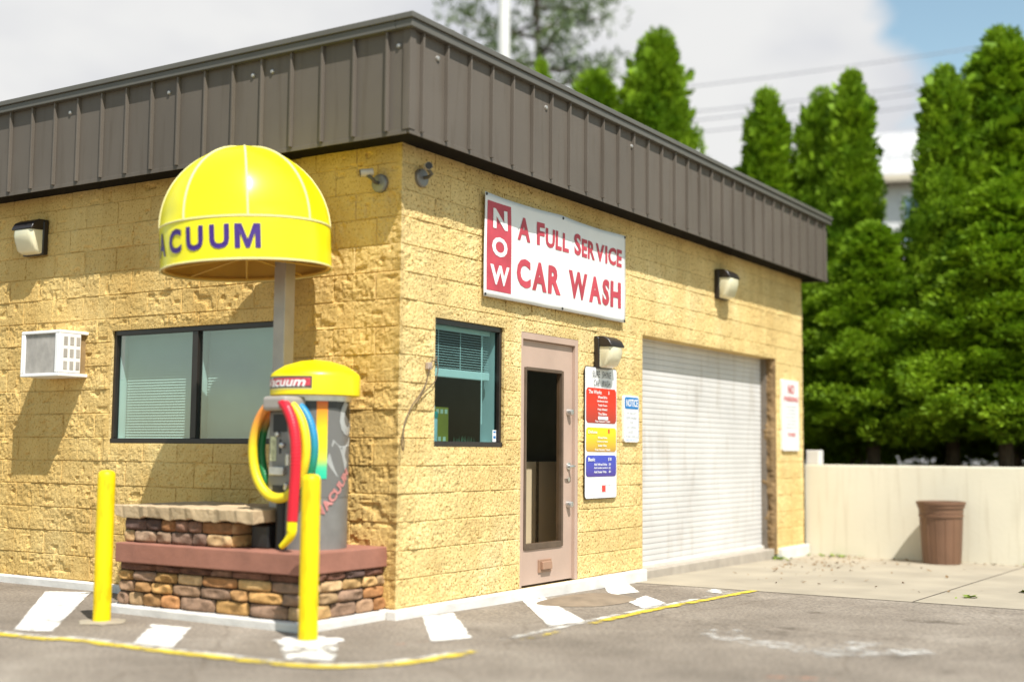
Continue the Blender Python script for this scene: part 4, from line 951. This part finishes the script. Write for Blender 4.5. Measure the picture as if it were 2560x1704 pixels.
# decal on the cap
mb = vpatch(-96, -4, 1.555, 1.640, R_ + .0015); mb.build('cap_decal', simple('decal_dark', (.09, .08, .07), .35, .2), vac)
mb = vpatch(-92, -6, 1.572, 1.626, R_ + .0035); mb.build('decal_red', simple('decal_red_band', (.52, .05, .07), .35, .4, 60), vac)
mb = vpatch(-94, -4, 1.547, 1.5535, R_ + .003); mb.build('decal_line', simple('decal_line', (.70, .62, .25), .4), vac)
mb = MB(); text_fit(mb, 'Vacuum', -80, -12, 1.566, 1.634, lambda u, v: vcyl(u, v, R_ + .0055), .02, shear=.25); mb.build('decal_lettering', M['white_print'], vac)
# hose holder and coin box facing the side yard
mb = MB(); mb.box(-.86, -.64, .30, .52, 1.395, 1.495); mb.build('hose_saddle', simple('saddle_grey', (.32, .285, .25), .5, .1), vac, bevel=.025, seg=3)
mb = MB(); mb.box(-.755, -.64, .335, .545, .80, 1.396); mb.build('coin_box', M['steel_dull'], vac, bevel=.012)
for q_ in ((-.7575, -.75, .375, .505, 1.25, 1.375), (-.7575, -.75, .385, .50, .835, .885), (-.7585, -.75, .425, .445, 1.10, 1.2)):
    mb = MB(); mb.box(*q_); mb.build('dark_recess', M['black'], vac, bevel=.004)
mb = MB(); mb.box(-.785, -.752, .38, .51, .955, 1.01); mb.lathe([(.022, 0), (.02, .02), (.01, .024)], (-.755, .41, 1.16), 14, Euler((0, -PI / 2, 0)).to_matrix()); mb.lathe([(.018, 0), (.016, .02)], (-.755, .455, 1.235), 14, Euler((0, -PI / 2, 0)).to_matrix())
mb.cyl((-.755, .36, 1.02), (-.755, .36, 1.10), .018, n=12); mb.cyl((-.765, .365, .86), (-.775, .345, .90), .02, n=12)
mb.build('coin_fittings', M['steel'], vac, smooth=True, bevel=.004)
mb = MB(); mb.box(-.7572, -.75, .47, .525, 1.05, 1.22); mb.build('instruction_label', simple('label_cream', (.50, .50, .30), .5, .35, 30), vac)
mb = MB(); mb.cyl((-.66, .50, .44), (-.66, .50, .80), .036, n=16); mb.build('support_pipe', M['black'], vac, smooth=True)
mb = MB(); mb.box(-.72, -.61, .56, .72, .441, .60); mb.build('motor_box', M['black'], vac, bevel=.01)
# hose in coloured sections
def ring(cx, cy, cz, ry, rz, a0, a1, n=60, dx=0.0, egg=.0):
    out = []
    for k in range(n + 1):
        a_ = math.radians(a0 + (a1 - a0) * k / n); out.append((cx + dx * k / n, cy + ry * math.cos(a_) * (1 + egg * math.sin(a_)), cz + rz * math.sin(a_)))
    return out
def corrugate(pts, r):
    out = []; rr = []
    for i in range(len(pts) - 1):
        a_ = Vector(pts[i]); b_ = Vector(pts[i + 1]); k = max(1, int((b_ - a_).length / .0055))
        for j in range(k): out.append(a_ + (b_ - a_) * j / k)
    rr = [r * (1 + .05 * math.sin(i * PI / 1.5)) for i in range(len(out))]; return out, rr
hz_ = empty('vacuum_hose', (-.78, .42, 1.13)); tag(hz_, 'rainbow coloured vacuum hose looped over the grey holder with a yellow nozzle', 'hose')
YEL, ORG, GRN, BLU, RED = (.80, .62, .02, 1), (.85, .30, .06, 1), (.02, .20, .06, 1), (.02, .22, .42, 1), (.62, .015, .03, 1)
lerp = lambda a_, b_, t: tuple(p + (q - p) * max(0, min(1, t)) for p, q in zip(a_, b_))
p1, rr1 = corrugate(ring(-.775, .427, 1.13, .245, .335, 90, 450, 90), .033)
c1 = [lerp(YEL, ORG, (p[2] - 1.15) / .22) if p[1] > .42 else YEL for p in p1]
mb = MB(); mb.tube(p1, rr1, 12, c1); mb.build('yellow_loop', M['hose'], hz_, smooth=True, sharp=180)
p2, rr2 = corrugate(ring(-.695, .425, 1.135, .245, .325, 90, 450, 90), .031)
c2 = [(lerp(GRN, ORG, (p[2] - 1.25) / .12) if p[1] > .42 else lerp((.02, .26, .12, 1), BLU, (p[2] - 1.0) / .25)) for p in p2]
mb = MB(); mb.tube(p2, rr2, 12, c2); mb.build('green_blue_loop', M['hose'], hz_, smooth=True, sharp=180)
p3, rr3 = corrugate(smooth([(-.80, .40, 1.455), (-.83, .345, 1.445), (-.85, .285, 1.40), (-.855, .235, 1.31), (-.855, .208, 1.20), (-.855, .20, 1.08), (-.85, .207, .95), (-.85, .216, .80), (-.85, .224, .64)], 8), .037)
mb = MB(); mb.tube(p3, rr3, 12, [RED] * len(p3)); mb.build('red_drop', M['hose'], hz_, smooth=True, sharp=180)
mb = MB(); mb.tube(smooth([(-.85, .224, .65), (-.85, .226, .60), (-.85, .228, .565), (-.853, .25, .53), (-.857, .285, .495), (-.86, .31, .475)], 5), [.036] * 8 + [.034 - .0009 * k for k in range(18)], 14, [YEL] * 26); mb.build('nozzle', M['cap'], hz_, smooth=True)

# awning dome on its post
aw = empty('vacuum_awning', (-.34, .81, .44)); tag(aw, 'yellow dome awning lettered VACUUM on a square grey post', 'awning')
mb = MB(); mb.box(-.395, -.285, .755, .865, .44, 2.72); mb.build('post', M['post'], aw, bevel=.006)
DC = Vector((-.682, .862, 2.415)); DR = .606
dcam = math.atan2(CY - DC.y, CX - DC.x)
tilt = Matrix.Rotation(math.radians(2.9), 3, Vector((math.cos(dcam), math.sin(dcam), 0)))
def dpt(ang, r, z):
    a_ = dcam + math.radians(ang); return DC + tilt @ Vector((r * math.cos(a_), r * math.sin(a_), z))
BAND, RISE = .295, .605
def dome_r(ang, k):                        # slightly flat gores between eight ribs
    x = ((ang - 1) % 45) / 45; return k * (1 - .030 * math.sin(PI * x))
mb = MB(); n = 144; prof = [(1, 0), (1, BAND * .33), (1, BAND * .66), (1, BAND)] + [(math.cos(t), BAND + RISE * math.sin(t)) for t in np.linspace(0, PI / 2, 22)[1:-1]]
vs = []
for j, (k, z) in enumerate(prof):
    for i in range(n):
        ang = 360 * i / n; kk = dome_r(ang, k) if z > BAND else k; vs.append(dpt(ang, DR * kk, z))
vs.append(dpt(0, 0, BAND + RISE)); fs_ = [(j * n + i, j * n + (i + 1) % n, (j + 1) * n + (i + 1) % n, (j + 1) * n + i) for j in range(len(prof) - 1) for i in range(n)]
fs_ += [((len(prof) - 1) * n + i, (len(prof) - 1) * n + (i + 1) % n, len(vs) - 1) for i in range(n)]
mb.add(vs, fs_); mb.build('dome', M['dome'], aw, smooth=True, sharp=60)
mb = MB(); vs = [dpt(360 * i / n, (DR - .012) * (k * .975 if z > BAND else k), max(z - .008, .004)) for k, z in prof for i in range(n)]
mb.add(vs, [(j * n + i, (j + 1) * n + i, (j + 1) * n + (i + 1) % n, j * n + (i + 1) % n) for j in range(len(prof) - 1) for i in range(n)]); mb.build('shade_shell', M['dome_in'], aw, smooth=True)  # added inner shell carrying the painted shade of the dome
for q in range(8):
    mb = MB(); ang = 1 + 45 * q; mb.tube([dpt(ang, DR * math.cos(t) + .001, BAND + RISE * math.sin(t)) for t in np.linspace(0, PI / 2, 20)], .0075, 6); mb.build('seam_piping', M['piping'], aw, smooth=True)
for z, nm in ((BAND, 'band_piping'), (0.0, 'rim_piping')):
    mb = MB(); mb.tube([dpt(a_, DR + .001, z) for a_ in range(0, 361, 4)], .007, 6); mb.build(nm, M['piping'], aw, smooth=True)
mb = MB()
for s_ in range(0, 360, 45): mb.tube([dpt(s_, .02, .10), dpt(s_, DR - .015, .015)], .007, 6)
mb.tube([dpt(a_, DR - .02, .012) for a_ in range(0, 361, 6)], .014, 6); mb.tube([dpt(0, .0, .1), Vector((-.34, .81, 2.60))], .03, 8)
mb.build('inner_frame', M['dome_in'], aw, smooth=True)
mb = MB()
BOLD = {'M': .012, 'A': .022, 'V': .022}
for ch, ang in zip('VACUUM', (-90, -71.5, -52.5, -35, -17.5, .5)):
    hw_ = 8.3 if ch == 'M' else 6.6
    if ch == 'M':
        mb.add([dpt(ang - hw_ + 2 * hw_ * u, DR + .006, .072 + .17 * v) for u, v in ((0, 0), (.22, 0), (.22, .62), (.42, 0), (.58, 0), (.78, .62), (.78, 0), (1, 0), (1, 1), (.72, 1), (.5, .36), (.28, 1), (0, 1))], [tuple(range(13))])
    else: text_fit(mb, ch, ang - hw_, ang + hw_, .072, .242, lambda u, v: dpt(u, DR + .006, v), BOLD.get(ch, .04))
mb.build('lettering', M['purple'], aw)

# bollards
def bollard(x, y, label, collar):
    r = empty('bollard', (x, y, -.07)); tag(r, label, 'bollard', 'yellow bollards guarding the planter')
    mb = MB(); R0 = .061; mb.lathe([(R0, 0), (R0, 1.0), (R0 * .97, 1.02), (R0 * .85, 1.036), (R0 * .6, 1.045), (0, 1.048)], (x, y, -.072), 40); mb.build('sleeve', M['yellow'], r, smooth=True, sharp=60)
    mb = MB(); n = 28; prof = [(collar * random.uniform(.85, 1.15), 0) for _ in range(n)]
    vs = [(x + p[0] * math.cos(2 * PI * i / n), y + p[0] * math.sin(2 * PI * i / n), -.07 + .004) for i, p in enumerate(prof)] + [(x, y, -.052)]
    mb.add(vs, [(i, (i + 1) % n, n) for i in range(n)]); mb.build('concrete_collar', M['kerb_white'] if collar > .2 else M['concrete'], r)
bollard(-1.318, 1.532, 'yellow bollard at the far end of the planter, below the wide window', .17)
bollard(-1.172, -.218, 'yellow bollard at the building corner, in front of the vacuum canister', .21)

# ------------------------------------------------------------------ retaining wall, bin
mb = MB(); mb.box(8.66, 8.9, -16, -.0, -.6, .985); rw = mb.build('retaining_wall', M['retain'], bevel=.012); tag(rw, 'low cream painted retaining wall running right from the building', 'wall')
mb = MB(); mb.box(8.68, 8.86, -.19, -.02, .986, 1.17); tag(mb.build('wall_block', M['kerb_white'], bevel=.01), 'small white block on top of the cream wall beside the building', 'block')
tb = empty('trash_bin', (8.33, -1.80, gz(8.33))); tag(tb, 'brown plastic trash bin against the cream wall', 'trash bin')
zb = gz(8.33) + .002
mb = MB(); mb.lathe([(.205, 0), (.215, .01), (.245, .55), (.258, .555), (.260, .585), (.250, .59), (.252, .66), (.272, .665), (.275, .715), (.262, .72), (.255, .60)], (8.33, -1.80, zb), 40, cap1=False)
for k in range(14):
    a_ = 2 * PI * k / 14; mb.tube([(8.33 + (.214 + .0) * math.cos(a_), -1.80 + .214 * math.sin(a_), zb + .03), (8.33 + .242 * math.cos(a_), -1.80 + .242 * math.sin(a_), zb + .54)], .008, 6)
mb.build('bin_body', M['bin'], tb, smooth=True, sharp=40)
mb = MB(); mb.lathe([(.275, .70), (.285, .705), (.287, .735), (.272, .74), (.262, .735), (.258, .70)], (8.33, -1.80, zb), 40, cap0=False, cap1=False); mb.build('rim', M['bin'], tb, smooth=True, sharp=50)
mb = MB(); mb.lathe([(.255, .62)] , (8.33, -1.80, zb), 32, cap0=True, cap1=False); mb.build('bin_liner', M['black'], tb)

# ------------------------------------------------------------------ trees
def spray_cloud(centers, radii, outward, per, ln, wd, rg, droop=.0):
    """leaf sprays: small pointed quads fanned outward and upward round clump centres"""
    n = len(centers) * per; c = np.repeat(centers, per, 0); R = np.repeat(radii, per); o = np.repeat(outward, per, 0)
    d = rg.normal(size=(n, 3)); d /= np.linalg.norm(d, axis=1)[:, None]
    p = c + d * (R * rg.uniform(.45, 1.0, n) ** .6)[:, None] * np.array([1, 1, .95])
    ax = d * .9 + o * .5 + np.array([0, 0, .55 - droop]) + rg.normal(size=(n, 3)) * .35; ax /= np.linalg.norm(ax, axis=1)[:, None]
    face = d + o * .35 + rg.normal(size=(n, 3)) * .38
    sd_ = np.cross(ax, face); sd_ /= np.linalg.norm(sd_, axis=1)[:, None]
    l = rg.uniform(.7, 1.3, n)[:, None] * ln; w = rg.uniform(.7, 1.3, n)[:, None] * wd
    nr = np.cross(ax, sd_)
    V = np.stack([p, p + ax * l * .5 + sd_ * w + nr * l * .08, p + ax * l, p + ax * l * .5 - sd_ * w - nr * l * .08], 1).reshape(-1, 3)
    return V, np.arange(n * 4).reshape(-1, 4)
def arborvitae(h, rad, seed, top_round=.5, per=190, nclump=330):
    rg = np.random.default_rng(seed)
    def prof(t):     # relative height 0..1 -> radius
        low = np.clip(t / .10, 0, 1) ** .6; up_ = np.clip((1 - t), 0, 1) ** top_round; return rad * low * up_ * (1.0 + .0 * t)
    t = 1 - (1 - rg.uniform(0, 1, nclump)) ** .95; t = .05 + .94 * t; ang = rg.uniform(0, 2 * PI, nclump)
    lob = 1 + .20 * np.sin(ang * 3 + t * 9 + seed) + .10 * np.sin(ang * 5 - t * 15)
    inset = .60 + .54 * rg.uniform(0, 1, nclump) ** .8; r = prof(t) * lob * inset
    c = np.stack([r * np.cos(ang), r * np.sin(ang), t * h], 1); o = np.stack([np.cos(ang), np.sin(ang), np.full(nclump, .35)], 1)
    R = rg.uniform(.13, .36, nclump) * (.60 + .5 * (1 - t))
    V, F = spray_cloud(c, R, o, per, .075, .019, rg)
    # inner mass of shorter sprays so the crown is not see-through
    n2 = 260; t2 = rg.uniform(.06, .93, n2); a2 = rg.uniform(0, 2 * PI, n2); rr = prof(t2) * rg.uniform(0, .62, n2)
    V2, F2 = spray_cloud(np.stack([rr * np.cos(a2), rr * np.sin(a2), t2 * h], 1), np.full(n2, .30), np.stack([np.cos(a2), np.sin(a2), a2 * 0 + .2], 1), 26, .20, .085, rg)
    return np.concatenate([V, V2]), np.concatenate([F, F2 + len(V)])
protos = [arborvitae(6.3, 1.22, 3, .80), arborvitae(6.3, 1.15, 8, .58), arborvitae(6.3, 1.12, 14, .92), arborvitae(6.3, 1.32, 21, .74)]
meshes = []
for k, (V, F) in enumerate(protos):
    o = mesh_np('crown', V, F, M['leaf']); meshes.append(o.data); bpy.data.objects.remove(o)
mb = MB(); mb.cyl((0, 0, -.1), (0, 0, 5.2), .11, .02, 9); tk = mb.build('trunk', M['bark']); trunk_me = tk.data; bpy.data.objects.remove(tk)
def tree(x, y, top, sx, k, rz, label, lift=0.0):
    r = empty('arborvitae_tree', (x, y, .85)); tag(r, label, 'tree', 'arborvitae trees behind the cream wall')
    s = (top - .85 - lift) / 6.3
    c = bpy.data.objects.new('crown', meshes[k]); COL.objects.link(c); c.parent = r; c.location = (0, 0, lift); c.scale = (sx, sx, s); c.rotation_euler = (0, 0, rz)
    t = bpy.data.objects.new('trunk', trunk_me); COL.objects.link(t); t.parent = r; t.scale = (1, 1, (top - .85) / 6.3)
TR = [
 (12.6, -1.85, 7.50, 1.28, 3, 0.3, 'tall broad evergreen at the right edge of the photo, highest crown on that side', .4),
 (11.9, -1.12, 6.92, 0.80, 0, 1.2, 'pointed evergreen just right of the pale house, beside the tallest one', .5),
 (12.5, .50, 7.20, 0.86, 2, 2.0, 'slim evergreen just left of the pale house, the taller of the twin tips'),
 (12.9, 1.12, 7.10, 0.82, 1, 3.1, 'evergreen forming the shorter left tip of the twin tops beside the pale house'),
 (12.5, 1.92, 7.10, 0.92, 2, 4.0, 'pointed evergreen above the far end of the roof, left of the twin tops'),
 (12.9, 2.05, 6.55, 0.80, 1, 5.0, 'short evergreen shoulder to the right of the pointed tree over the roof end'),
 (12.5, 3.95, 8.42, 1.12, 1, 0.8, 'round topped columnar evergreen standing alone high above the fascia'),
 (12.7, 5.35, 7.98, 1.15, 1, 1.7, 'evergreen with only its blunt top showing over the fascia right of the pole'),
 (12.6, 6.40, 8.35, 0.62, 2, 2.6, 'evergreen showing only a tiny tip above the fascia just right of the pole'),
 (12.2, -3.3, 6.6, 1.25, 1, 3.4, 'broad evergreen low at the right frame edge beyond the trash bin'),
 (11.4, -.10, 4.55, .95, 3, 4.4, 'low bushy evergreen in front of the gap below the pale house', .3),
 (11.2, -2.0, 4.9, 1.15, 1, 5.4, 'low bushy evergreen in front of the tall ones, above the trash bin', .35),
 (11.5, 1.25, 4.7, .80, 0, 0.1, 'low evergreen close behind the right end of the building', .3),
 (14.2, -.6, 5.2, 1.35, 3, 1.9, 'deeper evergreen filling the dark space below the pale house'),
 (14.0, -2.9, 5.8, 1.35, 1, 2.9, 'deeper evergreen in the dark behind the front row, right of the trash bin'),
 (14.4, 1.3, 5.6, 1.3, 0, 3.3, 'deeper evergreen in the dark just beyond the building corner'),
]
for a_ in TR: tree(*a_)
# open deciduous tree far behind the pole
dt = empty('deciduous_tree', (21.0, 11.5, .8)); tag(dt, 'tall thin leaved tree behind the pale pole above the fascia', 'tree')
rg = np.random.default_rng(5); base = np.array([20.6, 11.3, .8])
mb = MB(); tips = []
mb.tube([(20.6, 11.3, .8), (20.55, 11.35, 5), (20.6, 11.2, 9), (20.5, 11.3, 12.5), (20.55, 11.25, 15)], [.16, .12, .09, .06, .02], 8)
for k in range(34):
    z = 7.0 + 7.6 * k / 34; a_ = k * 2.4; ln = 3.1 * (1 - .35 * (k / 34)) * random.uniform(.65, 1.1); p0 = Vector((20.58, 11.28, z)); d = Vector((math.cos(a_), math.sin(a_), .25))
    q = [p0 + d * ln * t + Vector((0, 0, -.25 * t * t * ln * .6)) + Vector((random.gauss(0, .08), random.gauss(0, .08), 0)) for t in (0, .3, .6, 1)]; mb.tube(q, [.06, .045, .03, .01], 6)
    for t in (.35, .5, .65, .8, .92, 1.0): tips.append(np.array(p0 + d * ln * t + Vector((0, 0, -.25 * t * t * ln * .6))) + rg.normal(size=3) * .16)
mb.build('trunk', M['bark'], dt, smooth=True)
tips = np.array(tips); V, F = spray_cloud(tips, rg.uniform(.22, .50, len(tips)), np.tile([0, 0, .2], (len(tips), 1)), 48, .16, .045, rg, .4)
mesh_np('crown', V, F, M['leaf_far'], dt)

# utility pole, wires, distant house
up_ = empty('utility_pole', (13.95, 8.10, .8)); tag(up_, 'pale slender utility pole rising behind the fascia', 'pole')
mb = MB(); mb.cyl((13.95, 8.10, .5), (13.95, 8.10, 16), .14, .115, 18); mb.build('shaft', M['pole'], up_, smooth=True)
mb = MB(); mb.box(13.88, 14.02, 7.2, 9.0, 14.6, 14.72); mb.build('crossarm', M['bark'], up_)
for k, (za, zb_, lab) in enumerate(((10.95, 12.15, 'highest of the thin power lines crossing the sky between the evergreens'), (10.47, 11.15, 'second highest thin power line between the evergreens'), (10.12, 11.0, 'middle thin power line crossing between the evergreens'), (9.80, 10.62, 'lowest power line crossing the sky, just above the pale house roof'))):
    A = Vector((25.2 - 7.6, 8.95 + 12.3, za - 1.2)); B = Vector((28.8 + 4.0, 3.2 - 6.5, zb_ + 1.2)); mb = MB()
    mb.tube([A + (B - A) * t + Vector((0, 0, -.5 * 4 * t * (1 - t) + .42)) for t in np.linspace(0, 1, 24)], .016, 6)
    w_ = mb.build('power_line', M['wire']); tag(w_, lab, 'power line', 'power lines crossing behind the trees')
hs = empty('distant_house', (30, 4, .8)); tag(hs, 'pale house with light metal roof half hidden between the evergreens', 'house')
ex = Vector((.33, -.94, 0)).normalized(); ey = Vector((.94, .33, 0)).normalized(); H0 = Vector((28.3, 3.95, .8))
def hp(u, v, z): q = H0 + ex * u + ey * v; return (q.x, q.y, z)
mb = MB(); mb.prism([(-4, 0), (4, 0), (4, 6), (-4, 6)], lambda u, v, t: hp(u, v, t), .8, 8.85); mb.build('wall', M['house_wall'], hs)
mb = MB(); mb.add([hp(-4.4, -.45, 8.86), hp(4.4, -.45, 8.86), hp(4.4, 3, 10.9), hp(-4.4, 3, 10.9), hp(4.4, 6.45, 8.86), hp(-4.4, 6.45, 8.86)], [(0, 1, 2, 3), (3, 2, 4, 5), (0, 3, 5), (1, 4, 2)])
for k in range(18): 
    u = -4.3 + k * .5; mb.add([hp(u, -.45, 8.88), hp(u + .03, -.45, 8.88), hp(u + .03, 3, 10.93), hp(u, 3, 10.93)], [(0, 1, 2, 3)])
mb.build('roof', M['house_roof'], hs)
mb = MB(); mb.prism([(-4.4, -.55), (4.4, -.55), (4.4, -.44), (-4.4, -.44)], lambda u, v, t: hp(u, v, t), 8.68, 8.87); mb.build('gutter', M['house_trim'], hs)
for u0 in (-1.9, .05, 2.2):
    mb = MB(); mb.prism([(u0 - .08, -.05), (u0 + 1.08, -.05), (u0 + 1.08, -.003), (u0 - .08, -.003)], lambda u, v, t: hp(u, v, t), 6.9, 8.4); wi = mb.build('window', M['sign_white'], hs)
    mb = MB(); mb.prism([(u0, -.06), (u0 + 1, -.06), (u0 + 1, -.052), (u0, -.052)], lambda u, v, t: hp(u, v, t), 7.0, 8.3); pn = mb.build('pane', M['house_glass'], None); pn.parent = wi; pn.location = (0, 0, 0)
